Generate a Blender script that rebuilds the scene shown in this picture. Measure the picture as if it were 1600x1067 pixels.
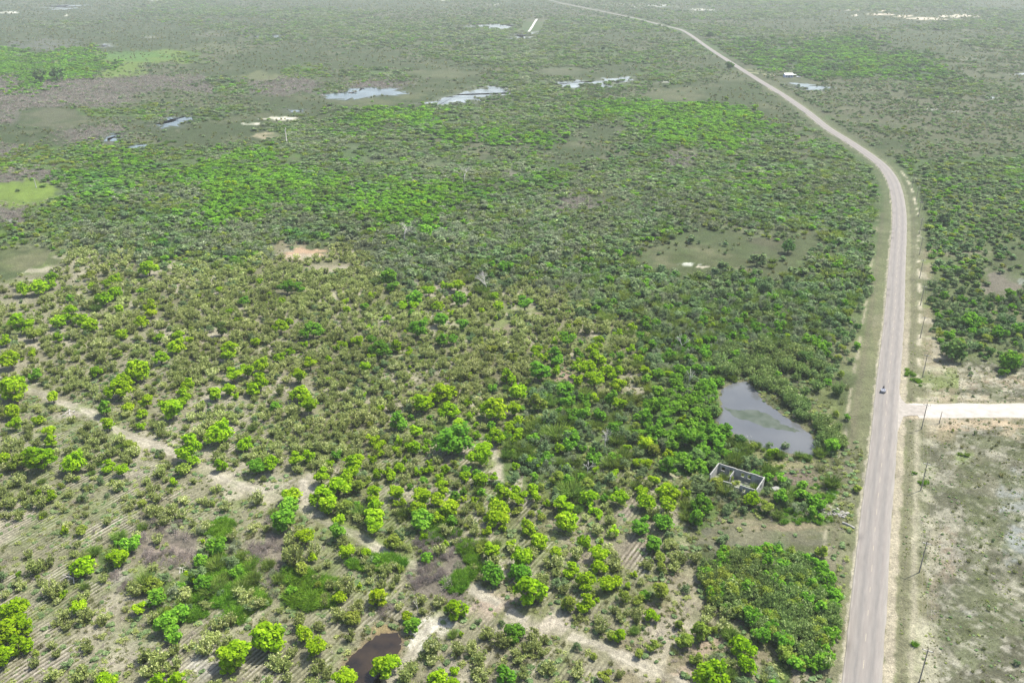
import bpy, bmesh, math, random
import numpy as np
from mathutils import Vector, Matrix

for o in list(bpy.data.objects):
    bpy.data.objects.remove(o, do_unlink=True)
SC = bpy.context.scene
COL = SC.collection
R = math.radians

# ------------------------------------------------------------ camera, sky, sun, exposure
CAM_H = 120.0
FPX = 1300.0            # focal length in pixels of the 1600 px wide photograph
PITCH = math.atan(597.0 / FPX)
cam_d = bpy.data.cameras.new('camera')
cam_d.sensor_width = 36.0
cam_d.lens = FPX / 1600.0 * 36.0
cam_d.clip_start = 1.0
cam_d.clip_end = 30000.0
cam = bpy.data.objects.new('camera', cam_d)
cam.location = (0, 0, CAM_H)
cam.rotation_euler = (R(90) - PITCH, 0, 0)
COL.objects.link(cam)
SC.camera = cam

SUN_EL, SUN_AZ = 60.0, 62.0            # azimuth clockwise from +Y (away from the camera)
world = bpy.data.worlds.new("World")
SC.world = world
world.use_nodes = True
wn = world.node_tree
sky = wn.nodes.new('ShaderNodeTexSky')
sky.sky_type = 'NISHITA'
sky.sun_disc = False
sky.sun_elevation = R(SUN_EL)
sky.sun_rotation = R(SUN_AZ)
sky.air_density = 1.2
sky.dust_density = 3.0
wn.links.new(sky.outputs[0], wn.nodes['Background'].inputs[0])
wn.nodes['Background'].inputs[1].default_value = 0.125
sun_d = bpy.data.lights.new('sun', 'SUN')
sun_d.energy = 4.0
sun_d.angle = R(0.6)
sun_d.color = (1.0, 0.95, 0.84)
sun = bpy.data.objects.new('sun', sun_d)
sd = Vector((math.sin(R(SUN_AZ)) * math.cos(R(SUN_EL)), math.cos(R(SUN_AZ)) * math.cos(R(SUN_EL)), math.sin(R(SUN_EL))))
sun.rotation_euler = sd.to_track_quat('Z', 'Y').to_euler()
sun.location = (0, 0, 300)
COL.objects.link(sun)
SC.view_settings.view_transform = 'Standard'
SC.view_settings.look = 'None'
SC.view_settings.exposure = 1.0
SC.view_settings.gamma = 1.0
SC.view_settings.use_curve_mapping = False
SC.render.engine = 'CYCLES'
SC.cycles.max_bounces = 5
SC.cycles.diffuse_bounces = 3
SC.cycles.transmission_bounces = 2
SC.cycles.volume_bounces = 0
SC.cycles.transparent_max_bounces = 4

# ------------------------------------------------------------ picture <-> ground mapping (only used to find places)
SP, CP = math.sin(PITCH), math.cos(PITCH)
def W(u, v, z=0.0):
    """world point at height z seen at photo pixel (u, v); scalars or arrays"""
    u = np.asarray(u, float); v = np.asarray(v, float)
    x = (u - 800.0) / FPX; y = -(v - 533.5) / FPX
    dx = x; dy = CP + y * SP; dz = -SP + y * CP
    t = (z - CAM_H) / dz
    return dx * t, dy * t
def P3(u, v, z=0.0):
    a, b = W(u, v, z)
    return Vector((float(a), float(b), z))
def UV(X, Y, Z=0.0):
    zz = Y * CP - (Z - CAM_H) * SP
    zz = np.maximum(zz, 1.0)
    yy = Y * SP + (Z - CAM_H) * CP
    return 800.0 + FPX * X / zz, 533.5 - FPX * yy / zz

# ------------------------------------------------------------ numpy noise
def _hash(ix, iy, seed):
    h = (ix.astype(np.int64) * 374761393 + iy.astype(np.int64) * 668265263 + seed * 1442695041) & 0xffffffff
    h = ((h ^ (h >> 13)) * 1274126177) & 0xffffffff
    h = h ^ (h >> 16)
    return (h & 0xffffff) / float(0xffffff)
def vnoise(x, y, seed=0):
    ix = np.floor(x); iy = np.floor(y)
    fx = x - ix; fy = y - iy
    fx = fx * fx * (3 - 2 * fx); fy = fy * fy * (3 - 2 * fy)
    a = _hash(ix, iy, seed); b = _hash(ix + 1, iy, seed)
    c = _hash(ix, iy + 1, seed); d = _hash(ix + 1, iy + 1, seed)
    return a + (b - a) * fx + (c - a) * fy + (a - b - c + d) * fx * fy
def fbm(x, y, seed=0, oct=4):
    s = 0; amp = 0.5; tot = 0
    for i in range(oct):
        s = s + amp * vnoise(x * 2 ** i + 17.3 * i, y * 2 ** i - 9.1 * i, seed + i)
        tot += amp; amp *= 0.5
    return s / tot
def sstep(a, b, x):
    t = np.clip((x - a) / (b - a), 0, 1)
    return t * t * (3 - 2 * t)

# ------------------------------------------------------------ what grows where (40 columns of 40 px)
ZROWS = [
 (6,   "tottotsstootttttttotttooossssssssssssttt"),
 (22,  "tttttssssssssssooosoooooosssssssttttttss"),
 (37,  "ttstttttssssssssssssssssssssottttttttsss"),
 (52,  "ttttttttttsssssasssssssssssssssossssssss"),
 (70,  "tttttttttossssssssssssssssssDDsDDDssssss"),
 (90,  "GyGyyyyaotttsssssssssssssssssDDDDGDDssso"),
 (112, "GGGGyyottttasssstttssttttssstooDDGDDDsoo"),
 (135, "rGrrrrrrssrrsrrrtttsssssssttttoooooossso"),
 (155, "rrrrrooooottttttttttsssssstttssooooooooo"),
 (175, "rttaaaossstttsGGGssssssGGGGGGssooooooooo"),
 (195, "ttttotsttttssGGsGssssssssGGGGGssoooooooo"),
 (215, "ttrrrotttttssssssGsGsGsssGGGGssssosooooo"),
 (235, "raaaaaasssaaosssssssssssssssssssssssoooo"),
 (255, "aaaaGaaGGGGssssssssssttsssrrsssssssssssk"),
 (275, "rrDDDDGGGGGGGsssssssDDsssssssssssssskkss"),
 (295, "yyvDDvvvGGGGDDDGGGGDsssssssssGssssskkkkk"),
 (317, "yyaaasaaGGGDDDGGGGDsssrtvvvsssssssskkkkk"),
 (342, "raavvsssGGvvssGGGvvsvvvvvvvsssssssskkkkk"),
 (367, "aaavvvsssssssvvvvvvvsvvvvssttvttsssskkkk"),
 (392, "ttvpppsvsssettvvvsvvvssvsttttvtttsssekkt"),
 (417, "tt..pp.aaappppvsvvssvvsstttttttsssseekkt"),
 (445, "......pppppppppppppssvvssssssssskssetkkk"),
 (480, "......pppppppppbbbppppssssssssssskseekkk"),
 (520, ".......ppppppppppppppppppgggggggkkeeekkk"),
 (560, ".......ppppppppppppppbbbpgggmmmkkkeeekkk"),
 (600, "............pppppppbbbbbbgggtttmttteefff"),
 (640, "............pppbbbbbbggggGGGttttmtteefff"),
 (680, "...........pppbbbbbbgggggGGGttttmtteefff"),
 (720, "............pbbbbbbbggggggGGggttttteffff"),
 (760, "............bbbbbbbbbgggbbbggggttteeffff"),
 (800, "............bbbbbbbbbbbbbbbgttgggteeffff"),
 (845, "......rr..r..bbbb..b.b..bb.ttttttteeffff"),
 (885, "....gr.gg.r......r.......b..tteeeeeeffff"),
 (925, "......gggg.g....rr.......ee.eeeeeeeeffff"),
 (965, "......g.............bb..bee..eeeeeeeffff"),
 (1005, ".........................eeegeeeeeeeffff"),
 (1045, "........................eeee..geeeeeffff"),
]
for v, s in ZROWS:
    assert len(s) == 40, (v, len(s), s)
ZV = np.array([r[0] for r in ZROWS], float)
ZM = np.array([[ord(c) for c in r[1]] for r in ZROWS])
def zone_at(X, Y, jitter=1.0):
    u, v = UV(X, Y)
    w = np.clip((v + 64.0) / 700.0, 0.02, 1.6)       # picture scale of the ground there
    n1 = fbm(u / 55.0, v / (40.0 * w + 3), 11, 3) - 0.5
    n2 = fbm(u / 60.0 + 50, v / (36.0 * w + 3), 23, 3) - 0.5
    uu = u + jitter * n1 * 95.0
    vv = v + jitter * n2 * (75.0 * w + 6.0)
    ci = np.clip(np.floor(uu / 40.0), 0, 39).astype(int)
    edges = (ZV[1:] + ZV[:-1]) / 2
    ri = np.searchsorted(edges, vv)
    z = ZM[ri, ci]
    # the far woods are broken by long wet flats and thinner strips
    st = fbm(u / 120.0 + 7, v / (34.0 * w + 2.0) + 3, 401, 4)
    far = v < 250
    z = np.where(far & (z == ord('s')) & (st > .60), ord('t'), z)
    z = np.where(far & (z == ord('s')) & (st > .535), ord('o'), z)
    z = np.where((v < 420) & (z == ord('s')) & (st < .40), ord('v'), z)
    return z

# ------------------------------------------------------------ the main road's line
ROAD_PX = [(1338,1240),(1347,1067),(1358.5,930),(1369.5,800),(1380,700),(1387,608),(1397,500),(1401,425),(1404,380),(1405.5,345),
 (1403.5,315),(1396,285),(1381,262),(1358,243),(1327,222),(1292,200),(1262,176),(1225,150),(1186,126),(1145,100),(1108,76),
 (1080,56),(1062,46.5),(1035,40),(1000,31),(950,20),(880,6),(840,-4),(760,-18),(640,-30)]
def smooth_line(pts, per=8):
    pts = [np.array(p, float) for p in pts]
    out = []
    n = len(pts)
    for i in range(n - 1):
        p0 = pts[max(i - 1, 0)]; p1 = pts[i]; p2 = pts[i + 1]; p3 = pts[min(i + 2, n - 1)]
        for k in range(per):
            t = k / per
            out.append(0.5 * ((2 * p1) + (-p0 + p2) * t + (2 * p0 - 5 * p1 + 4 * p2 - p3) * t * t + (-p0 + 3 * p1 - 3 * p2 + p3) * t ** 3))
    out.append(pts[-1])
    return np.array(out)
_rp = smooth_line(ROAD_PX, 8)
_rx, _ry = W(_rp[:, 0], _rp[:, 1])
road_line = np.stack([_rx, _ry], 1)
# resample evenly-ish, and lead the road on behind the camera
road_line = np.vstack([[road_line[0] + (road_line[0] - road_line[4]) * 6], road_line])
_o = np.argsort(road_line[:, 1])
RY, RX = road_line[_o, 1], road_line[_o, 0]
_sl = np.gradient(RX, RY)
def road_off(X, Y):
    """signed metres right (+) or left (-) of the road's centre"""
    return (X - np.interp(Y, RY, RX)) / np.sqrt(1 + np.interp(Y, RY, _sl) ** 2)
ROAD_HALF = 3.25

# ------------------------------------------------------------ tracks, ponds
def pxline(pts):
    p = smooth_line(pts, 6)
    x, y = W(p[:, 0], p[:, 1])
    return np.stack([x, y], 1)
TRACKS = [
 (pxline([(-60,590),(20,604),(62,614),(98,630),(135,641),(170,664),(205,683),(250,698),(285,716),(330,738),(372,757),(412,772),(450,786),(482,800),(520,822),(560,838),(598,862),(640,882),(665,892)]), 1.9),
 (pxline([(482,800),(478,780),(474,760),(480,742)]), 1.5),
 (pxline([(735,915),(765,936),(800,958),(845,975),(885,990),(930,1006),(985,1030),(1035,1052),(1075,1075),(1120,1110)]), 1.9),
 (pxline([(690,962),(668,980),(655,1000),(645,1020),(622,1045),(600,1080)]), 1.6),
 (pxline([(762,690),(772,705),(780,730),(784,752)]), 1.6),
 (pxline([(225,430),(270,418),(300,408)]), 0.9),
 (pxline([(-30,455),(10,446),(60,435),(90,428)]), 0.7),
]
def seg_dist(X, Y, line):
    d = np.full(X.shape, 1e9)
    for i in range(len(line) - 1):
        ax, ay = line[i]; bx, by = line[i + 1]
        lx, ly = bx - ax, by - ay
        L = lx * lx + ly * ly + 1e-9
        t = np.clip(((X - ax) * lx + (Y - ay) * ly) / L, 0, 1)
        d = np.minimum(d, (X - ax - t * lx) ** 2 + (Y - ay - t * ly) ** 2)
    return np.sqrt(d)
def near_box(X, Y, line, m):
    return (X > line[:, 0].min() - m) & (X < line[:, 0].max() + m) & (Y > line[:, 1].min() - m) & (Y < line[:, 1].max() + m)

POND = [(1128,607),(1137,603),(1148,597.5),(1168,596.5),(1182.5,611),(1191,624),(1207,638),(1228,652),(1252.6,668.7),(1269,683),(1275,700),(1275,710),(1261,711),(1240,709),(1224,706),(1193,702),(1180,694),(1168,685),(1155,681),(1141,675),(1128,667),(1118,656),(1124,645),(1129,631.5)]
POOL = [(561,1014),(578,1000),(595,989),(622,988),(628,1002),(622,1020),(606,1040),(596,1056),(588,1080),(575,1100),(530,1095),(535,1067),(538,1040),(548,1026)]
WATERS = [
 ('pond_water', POND, 'grey'), ('pool_water', POOL, 'brown'),
 ('marsh_water', [(668,161),(690,154),(712,149),(735,143),(752,137),(780,135),(795,140),(788,147),(770,151),(748,155),(722,161),(700,164),(680,163)], 'pale'),
 ('marsh_water', [(862,129),(880,127),(930,127),(948,123),(976,121),(974,127),(950,133),(905,137),(896,139),(880,136)], 'pale'),
 ('marsh_water', [(520,151),(545,141),(580,138),(610,139),(632,143),(625,148),(600,149),(575,153),(540,156)], 'blue'),
 ('marsh_water', [(248,196),(258,186),(275,183),(292,184),(290,191),(272,197),(256,201)], 'blue'),
 ('marsh_water', [(1234,130),(1246,130),(1262,132),(1290,136),(1306,138),(1285,141),(1255,140),(1243,136)], 'blue'),
 ('marsh_water', [(738,42),(765,38.5),(800,39.5),(812,43),(800,46),(762,46)], 'pale'),
 ('marsh_water', [(452,172),(476,171),(474,175),(456,175)], 'blue'),
 ('marsh_water', [(400,57.5),(420,55.5),(446,55.5),(450,58),(420,59.5),(405,59.5)], 'blue'),
 ('marsh_water', [(155,71),(165,69),(172,71),(168,74),(158,74)], 'pale'),
 ('marsh_water', [(1583,116),(1600,114.5),(1640,115),(1640,120),(1598,119.5)], 'pale'),
 ('marsh_water', [(1544,152.5),(1556,151.5),(1562,153.5),(1550,155.5)], 'pale'),
 ('marsh_water', [(203,229),(215,226),(230,228),(226,232),(210,232)], 'blue'),
 ('marsh_water', [(165,215),(178,208),(188,213),(180,221),(168,221)], 'blue'),
 ('marsh_water', [(80,10),(96,8),(112,12),(100,16),(85,15)], 'blue'),
 ('marsh_water', [(815,52),(832,51),(834,57),(822,63),(808,63),(818,57)], 'pale'),
]
def poly_world(px, n=3, rough=0.0, seed=1):
    pts = [np.array(W(*p)) for p in px]
    out = []
    m = len(pts)
    rr = random.Random(seed)
    for i in range(m):
        a, b = pts[i], pts[(i + 1) % m]
        for k in range(n):
            p = a + (b - a) * (k / n)
            L = np.linalg.norm(b - a)
            out.append(p + np.array([rr.uniform(-1, 1), rr.uniform(-1, 1)]) * rough * L * (0 if k == 0 else 1))
    return np.array(out)
def in_poly(X, Y, poly):
    c = np.zeros(X.shape, bool)
    n = len(poly)
    j = n - 1
    for i in range(n):
        xi, yi = poly[i]; xj, yj = poly[j]
        if yi != yj:
            c ^= ((yi > Y) != (yj > Y)) & (X < (xj - xi) * (Y - yi) / (yj - yi) + xi)
        j = i
    return c
WPOLY = [poly_world(p, 5 if k in ('grey', 'brown') else 6, 0.10 if k in ('grey', 'brown') else 0.42, i) for i, (n, p, k) in enumerate(WATERS)]
# ------------------------------------------------------------ ground colours (albedo by soil and ground cover)
ZCOL = {'.': (.235,.225,.155), 'p': (.185,.18,.115), 'b': (.17,.18,.09), 'g': (.10,.15,.045), 'G': (.08,.15,.035), 'D': (.06,.11,.04),
        's': (.11,.155,.062), 'v': (.14,.17,.09), 't': (.086,.106,.048), 'y': (.19,.25,.06), 'a': (.12,.18,.05), 'r': (.17,.15,.13),
        'o': (.145,.145,.09), 'f': (.112,.112,.078), 'k': (.12,.15,.065), 'm': (.09,.11,.05), 'e': (.225,.20,.135)}
BLOBS = [  # u, v, ru, rv, colour, strength
 (482,397,36,11,(.44,.31,.22),1),(470,402,26,7,(.40,.34,.27),.9),(520,418,40,8,(.33,.29,.22),.7),
 (780,512,20,12,(.27,.22,.18),1),(838,490,15,6,(.30,.24,.20),1),(740,462,14,8,(.25,.23,.19),.8),(882,590,19,15,(.32,.24,.20),1),(922,530,22,8,(.22,.2,.14),.8),
 (650,443,10,8,(.28,.24,.22),.9),(775,720,10,38,(.36,.30,.25),1),(722,705,45,20,(.29,.25,.20),.8),(600,770,18,10,(.3,.27,.22),.5),
 (880,835,40,40,(.32,.28,.23),.6),(900,880,30,26,(.33,.28,.24),.8),(990,860,32,42,(.28,.24,.20),.8),(985,800,18,20,(.30,.26,.23),.9),
 (1205,838,95,24,(.125,.13,.10),1),(1235,822,80,9,(.28,.23,.17),.8),(1150,815,50,8,(.27,.23,.17),.8),(1120,842,30,20,(.15,.145,.115),.9),
 (1070,930,40,36,(.29,.265,.20),1),(1110,1008,44,18,(.38,.30,.24),.9),(1040,985,30,16,(.34,.29,.23),.9),(1085,1052,36,16,(.38,.31,.25),.9),
 (1245,745,46,14,(.18,.145,.12),1),(1230,726,50,9,(.25,.24,.13),.9),(1185,712,30,9,(.22,.22,.12),.8),(1285,655,34,44,(.125,.15,.06),1),(1265,615,26,12,(.15,.17,.09),.7),
 (1330,760,7,45,(.20,.195,.185),1),(1322,700,7,30,(.17,.17,.14),.7),
 (690,975,26,18,(.55,.52,.48),1),(655,1000,16,20,(.60,.58,.54),1),(720,960,30,12,(.40,.35,.30),.8),(770,945,40,20,(.38,.31,.26),1),(845,975,45,14,(.46,.41,.36),1),
 (480,770,18,22,(.45,.41,.37),1),(500,795,22,16,(.46,.42,.37),1),(425,765,40,12,(.40,.37,.32),.8),(350,745,34,16,(.36,.33,.28),.7),(120,640,40,14,(.42,.38,.33),.9),(235,695,40,10,(.44,.40,.34),.9),
 (310,1045,40,18,(.47,.45,.43),.8),(190,905,20,14,(.36,.34,.33),.7),(60,1045,50,22,(.32,.28,.25),.7),(50,965,34,50,(.34,.31,.26),.6),
 (200,1000,60,34,(.20,.25,.11),.7),(60,840,60,26,(.19,.22,.10),.6),(165,790,60,20,(.18,.22,.09),.6),(200,740,60,12,(.2,.22,.12),.5),(340,860,30,24,(.19,.18,.13),.6),
 (345,835,22,16,(.12,.2,.06),.8),(585,880,40,14,(.17,.23,.07),.8),(360,920,60,40,(.09,.16,.03),.8),(495,935,40,24,(.10,.17,.03),.8),(545,900,35,22,(.24,.23,.16),.7),
 (600,985,26,12,(.30,.23,.13),1),(618,1000,12,14,(.17,.13,.09),1),
 (265,868,42,20,(.27,.225,.20),.9),(405,862,34,16,(.26,.23,.19),.9),
 (415,212,24,6,(.33,.28,.20),1),(440,186,30,3,(.62,.60,.54),1),(392,194,16,2,(.55,.53,.48),1),
 (1320,15,36,1.8,(.62,.54,.46),1),(1380,16.5,22,1.6,(.60,.52,.44),1),(1378,23,24,2.0,(.62,.54,.47),1),(1445,29,28,2.4,(.62,.55,.48),1),(1410,26,16,2,(.55,.48,.4),1),
 (1500,25.5,34,2.2,(.62,.56,.48),1),(1335,24.5,8,1.2,(.6,.55,.5),1),(1470,31,14,1.6,(.55,.5,.44),1),(1210,26,14,1.4,(.5,.52,.48),1),(1240,27,16,1,(.45,.46,.42),1),
 (1140,25,28,5,(.33,.30,.22),.8),(1030,9,18,2.5,(.45,.46,.46),1),(965,7,18,1.2,(.5,.52,.5),1),(1000,11,12,1.3,(.5,.5,.48),1),(1090,15,12,1.6,(.5,.5,.48),1),(1110,16,6,1.2,(.5,.5,.48),1),
 (1195,25,16,1.2,(.5,.5,.46),1),(1325,15.5,4,1.2,(.7,.7,.68),1),
 (355,15.5,26,1.6,(.60,.58,.50),1),(335,17.5,6,1.4,(.7,.68,.62),1),(378,13.5,10,1.2,(.6,.58,.52),1),(12,81.5,14,2.2,(.68,.67,.64),1),(16,20,18,1.2,(.6,.6,.56),1),(106,24,6,1.3,(.65,.65,.6),1),
 (245,.5,18,1.3,(.6,.6,.58),1),(690,0,16,1.2,(.6,.6,.58),1),(770,7,16,1,(.45,.46,.44),1),(330,54,24,4,(.20,.18,.15),.9),(235,58,12,2,(.4,.38,.36),.7),(70,70,60,12,(.17,.165,.15),.9),
 (650,44,22,4.5,(.11,.21,.05),1),(545,31,36,4,(.26,.25,.15),.7),(410,120,34,9,(.20,.20,.11),.9),(350,75,60,10,(.18,.18,.11),.9),(205,88,70,9,(.13,.24,.06),.8),(80,185,60,16,(.165,.155,.105),.9),
 (570,160,60,9,(.16,.16,.09),.9),(640,150,30,7,(.165,.165,.09),.9),(690,115,60,6,(.17,.17,.10),.9),(880,112,40,7,(.165,.165,.11),.9),(900,146,26,4,(.12,.16,.07),.9),(840,158,40,4,(.15,.155,.10),.9),
 (1060,150,50,13,(.155,.155,.09),.9),(1120,118,50,10,(.165,.165,.10),.9),(1210,110,50,3.5,(.30,.29,.16),.9),(1500,180,120,26,(.15,.14,.10),.7),(1390,165,120,24,(.155,.145,.10),.7),(1043,129,18,1.6,(.45,.46,.44),.9),(1050,169,16,1.5,(.45,.5,.48),.9),
 (1455,171,12,1.5,(.5,.5,.5),.9),(1492,174,8,1.2,(.5,.5,.5),.9),(1515,92,30,3,(.26,.25,.2),.8),
 (950,249,20,5,(.17,.15,.11),.9),(1000,318,26,7,(.24,.18,.15),.9),(785,272,20,8,(.24,.2,.18),.9),(1150,262,60,8,(.15,.14,.11),.8),(915,300,14,3,(.11,.2,.05),.6),
 (1080,410,60,22,(.078,.10,.038),.95),(1195,385,34,18,(.10,.10,.06),.95),(1190,415,44,16,(.082,.098,.046),.95),(1135,400,60,20,(.085,.10,.045),.9),(1075,413,16,2.6,(.50,.52,.48),.9),(1100,417,12,2,(.55,.5,.43),.9),
 (40,408,50,22,(.115,.135,.06),1),(50,383,30,4,(.24,.26,.15),.8),(20,345,12,4,(.3,.3,.3),.7),(40,300,60,18,(.22,.29,.06),1),(110,310,50,5,(.19,.25,.06),.8),(265,312,24,3,(.22,.26,.09),.8),
 (1570,445,40,24,(.17,.15,.13),.9),(1597,440,8,6,(.4,.42,.44),.8),(1500,395,60,6,(.22,.2,.15),.7),
 (1500,590,90,16,(.24,.22,.155),.9),(1560,600,60,12,(.31,.25,.19),.7),(1500,622,90,6,(.38,.33,.25),.9),(1500,600,40,8,(.42,.40,.34),.4),(1480,575,34,8,(.42,.38,.30),.6),
 (1520,663,100,9,(.44,.35,.26),.9),(1450,665,30,10,(.40,.35,.27),.9),(1590,680,30,12,(.40,.34,.25),.8),
 (1425,700,12,60,(.36,.33,.26),.7),(1425,820,14,90,(.42,.38,.30),.7),(1460,900,10,120,(.24,.21,.16),.8),(1480,860,16,50,(.235,.20,.16),.9),
 (1510,720,40,40,(.155,.155,.10),.9),(1560,740,26,50,(.19,.185,.14),.7),(1440,740,24,20,(.20,.24,.12),.8),(1505,715,16,14,(.20,.26,.10),.7),
 (1585,790,26,50,(.27,.285,.285),.9),(1590,850,30,30,(.26,.28,.285),.9),(1530,850,30,60,(.16,.17,.11),.8),(1500,930,34,20,(.30,.285,.25),.6),(1495,870,14,14,(.33,.31,.28),.6),
 (1520,1010,40,50,(.15,.165,.10),.9),(1570,940,24,60,(.17,.17,.12),.8),(1480,1000,16,60,(.16,.165,.11),.8),(1510,960,30,10,(.34,.34,.32),.6),
]
_rs = np.random.RandomState(5)
# pale salty scabs lying on the roadside field
for _ in range(150):
    uu = _rs.uniform(1455, 1640); vv = _rs.uniform(668, 1090)
    rr_ = _rs.uniform(3, 9)
    g_ = _rs.uniform(.26, .37)
    BLOBS.append((uu, vv, rr_ * 1.2, rr_ * .5, (g_, g_ * .95, g_ * .84), _rs.uniform(.5, .95)))
for _ in range(40):
    uu = _rs.uniform(1450, 1640); vv = _rs.uniform(575, 625)
    BLOBS.append((uu, vv, _rs.uniform(4, 12), _rs.uniform(1.5, 3), (.44, .41, .33), .8))

SIDE = smooth_line([(1426,641.8),(1450,641.6),(1500,641.5),(1600,641),(1720,640)], 6)
_sx, _sy = W(SIDE[:, 0], SIDE[:, 1]); side_line = np.stack([_sx, _sy], 1)

FUR_AZ = R(30.7)
def fur_coord(X, Y):
    return X * math.cos(FUR_AZ) - Y * math.sin(FUR_AZ)

def lerp(c, d, t):
    return c + (np.asarray(d) - c) * t[..., None]
def ground_colour(X, Y):
    shp = X.shape
    X = X.ravel(); Y = Y.ravel()
    u, v = UV(X, Y)
    c = np.zeros((len(X), 3))
    # blend of several jittered look-ups keeps the zone borders soft and ragged
    for k, j in enumerate((0.7, 1.0, 1.35)):
        z = zone_at(X, Y, j)
        cc = np.zeros((len(X), 3))
        for ch, col in ZCOL.items():
            cc[z == ord(ch)] = col
        c += cc / 3
    zc = zone_at(X, Y)
    w = np.clip((v + 64.0) / 700.0, 0.02, 1.6)
    n_big = fbm(X / 23.0, Y / 23.0, 3, 4)
    n_mid = fbm(X / 5.0, Y / 5.0, 7, 4)
    n_fine = fbm(X / 1.3, Y / 1.3, 9, 3)
    for (bu, bv, ru, rv, col, st) in BLOBS:
        m = (np.abs(u - bu) < ru * 1.7) & (np.abs(v - bv) < rv * 1.7)
        if not m.any(): continue
        um = u[m]; vm = v[m]
        nz = fbm(um / (ru * .35 + 2), vm / (rv * .35 + .35), int(bu) % 97, 3)
        d = np.sqrt(((um - bu) / ru) ** 2 + ((vm - bv) / rv) ** 2) + (nz - .5) * 1.3
        t = (1 - sstep(.62, 1.08, d)) * st
        c[m] = lerp(c[m], col, t)
    # grass and dry litter lying in patches on the plantation soil
    pl = np.isin(zc, [ord('.'), ord('p'), ord('b'), ord('e')])
    gm = sstep(.50, .66, n_mid * .55 + n_big * .45) * pl
    c = lerp(c, (.145, .19, .06), gm * .8)
    sm = sstep(.54, .68, fbm(X / 9.0 + 40, Y / 9.0, 31, 4)) * pl
    c = lerp(c, (.36, .33, .27), sm * .8)
    fm = (zc == ord('f'))
    c = lerp(c, (.33, .315, .265), sstep(.56, .70, fbm(X / 3.2, Y / 3.2, 55, 4)) * fm * .75)
    c = lerp(c, (.105, .12, .06), sstep(.50, .62, fbm(X / 7.0, Y / 7.0, 66, 4)) * fm * .8)
    a_ = (X * .8 + Y * .6); b_ = (-X * .6 + Y * .8)
    st_ = fbm(a_ / .8, b_ / 2.4, 67, 4)
    c = lerp(c, (.33, .32, .275), sstep(.56, .66, st_ * .6 + n_fine * .4) * fm * .6)
    c = lerp(c, (.075, .085, .05), sstep(.58, .70, fbm(a_ / .9 + 30, b_ / 1.6, 68, 3)) * fm * .5)
    # open country: streaks of greener and drier cover
    ts = np.isin(zc, [ord(q) for q in 'tosavkDG'])
    c = lerp(c, (.20, .185, .12), sstep(.56, .75, n_big) * ts * .5)
    c = lerp(c, (.08, .115, .045), sstep(.52, .7, fbm(X / 14.0, Y / 14.0, 77, 4)) * ts * .5)
    # ruts and wheel tracks
    near = Y < 420
    for line, hw in TRACKS:
        m = near_box(X, Y, line, 8)
        if not m.any(): continue
        d = seg_dist(X[m], Y[m], line)
        wob = (fbm(X[m] / 2.2, Y[m] / 2.2, 41, 3) - .5) * 2.4
        t = (1 - sstep(hw * .25, hw * .95, d + wob)) * (.55 + .45 * sstep(.35, .55, fbm(X[m] / 7.0, Y[m] / 7.0, 43, 3)))
        rut = np.exp(-((d - hw * .45) / .38) ** 2)
        col = np.array((.36, .33, .285))[None] * (1 + rut[:, None] * .35)
        c[m] = c[m] + (col - c[m]) * (t * .9)[:, None]
    # banks of the water
    for poly, (nm, px, kind) in zip(WPOLY, WATERS):
        ctr = poly.mean(0); rad = np.abs(poly - ctr).max(0)
        m = (np.abs(X - ctr[0]) < rad[0] * 1.4 + 4) & (np.abs(Y - ctr[1]) < rad[1] * 1.4 + 4)
        if not m.any(): continue
        closed = np.vstack([poly, poly[:1]])
        d = seg_dist(X[m], Y[m], closed)
        bw = 1.6 if kind in ('grey', 'brown') else 9.0
        t = 1 - sstep(0, bw, d + (n_fine[m] - .5) * bw)
        ins = in_poly(X[m], Y[m], poly)
        t = np.where(ins, 1, t * .75)
        c[m] = lerp(c[m], {'grey': (.17, .16, .11), 'brown': (.20, .15, .09), 'pale': (.22, .22, .18), 'blue': (.13, .14, .11)}[kind], t)
    # roadside: shoulder, ditch, worn strip
    s = road_off(X, Y) + (fbm(X / 1.6, Y / 5.0, 88, 3) - .5) * 1.1
    nearw = 1 - sstep(255, 330, Y)
    verge = np.array((.165, .172, .10))
    t = (1 - sstep(8.0, 12.0, s + (n_mid - .5) * 6)) * sstep(-10.0, -6.2, s + (n_mid - .5) * 5)
    onv = (Y < 900)
    c = lerp(c, verge, t * .8 * onv)
    c = lerp(c, (.155, .145, .10), np.exp(-((s + 8.2) / 1.1) ** 2) * .7 * (Y < 420))
    c = lerp(c, (.34, .31, .24), np.exp(-((s + 10.2) / .5) ** 2) * sstep(.45, .62, n_mid) * .8 * (Y < 420))
    s = s + (fbm(X / .9, Y / 1.6, 89, 2) - .5) * .7
    sh = sstep(3.0, 3.4, s) * (1 - sstep(4.9, 5.7, s))
    c = lerp(c, (.40, .355, .29), sh * nearw * .88)
    c = lerp(c, (.30, .28, .20), sh * (1 - nearw) * .7 * onv)
    c = lerp(c, (.17, .165, .11), np.exp(-((s - 6.6) / .8) ** 2) * .85 * (Y < 480))
    c = lerp(c, (.38, .35, .28), np.exp(-((s - 8.4) / .65) ** 2) * .8 * (Y < 215))
    c = lerp(c, (.45, .41, .34), np.exp(-((s - 8.6) / .7) ** 2) * sstep(.47, .6, n_mid) * .9 * (Y >= 215) * (Y < 520))
    c = lerp(c, (.36, .345, .27), np.exp(-((s - 11) / 1.9) ** 2) * sstep(.40, .6, n_mid) * .8 * (Y < 230))
    shl = sstep(-4.1, -3.7, s) * (1 - sstep(-3.3, -3.0, s))
    c = lerp(c, (.41, .375, .32), shl * .8 * onv)
    # margins of the gravel side road
    m = near_box(X, Y, side_line, 14)
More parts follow.
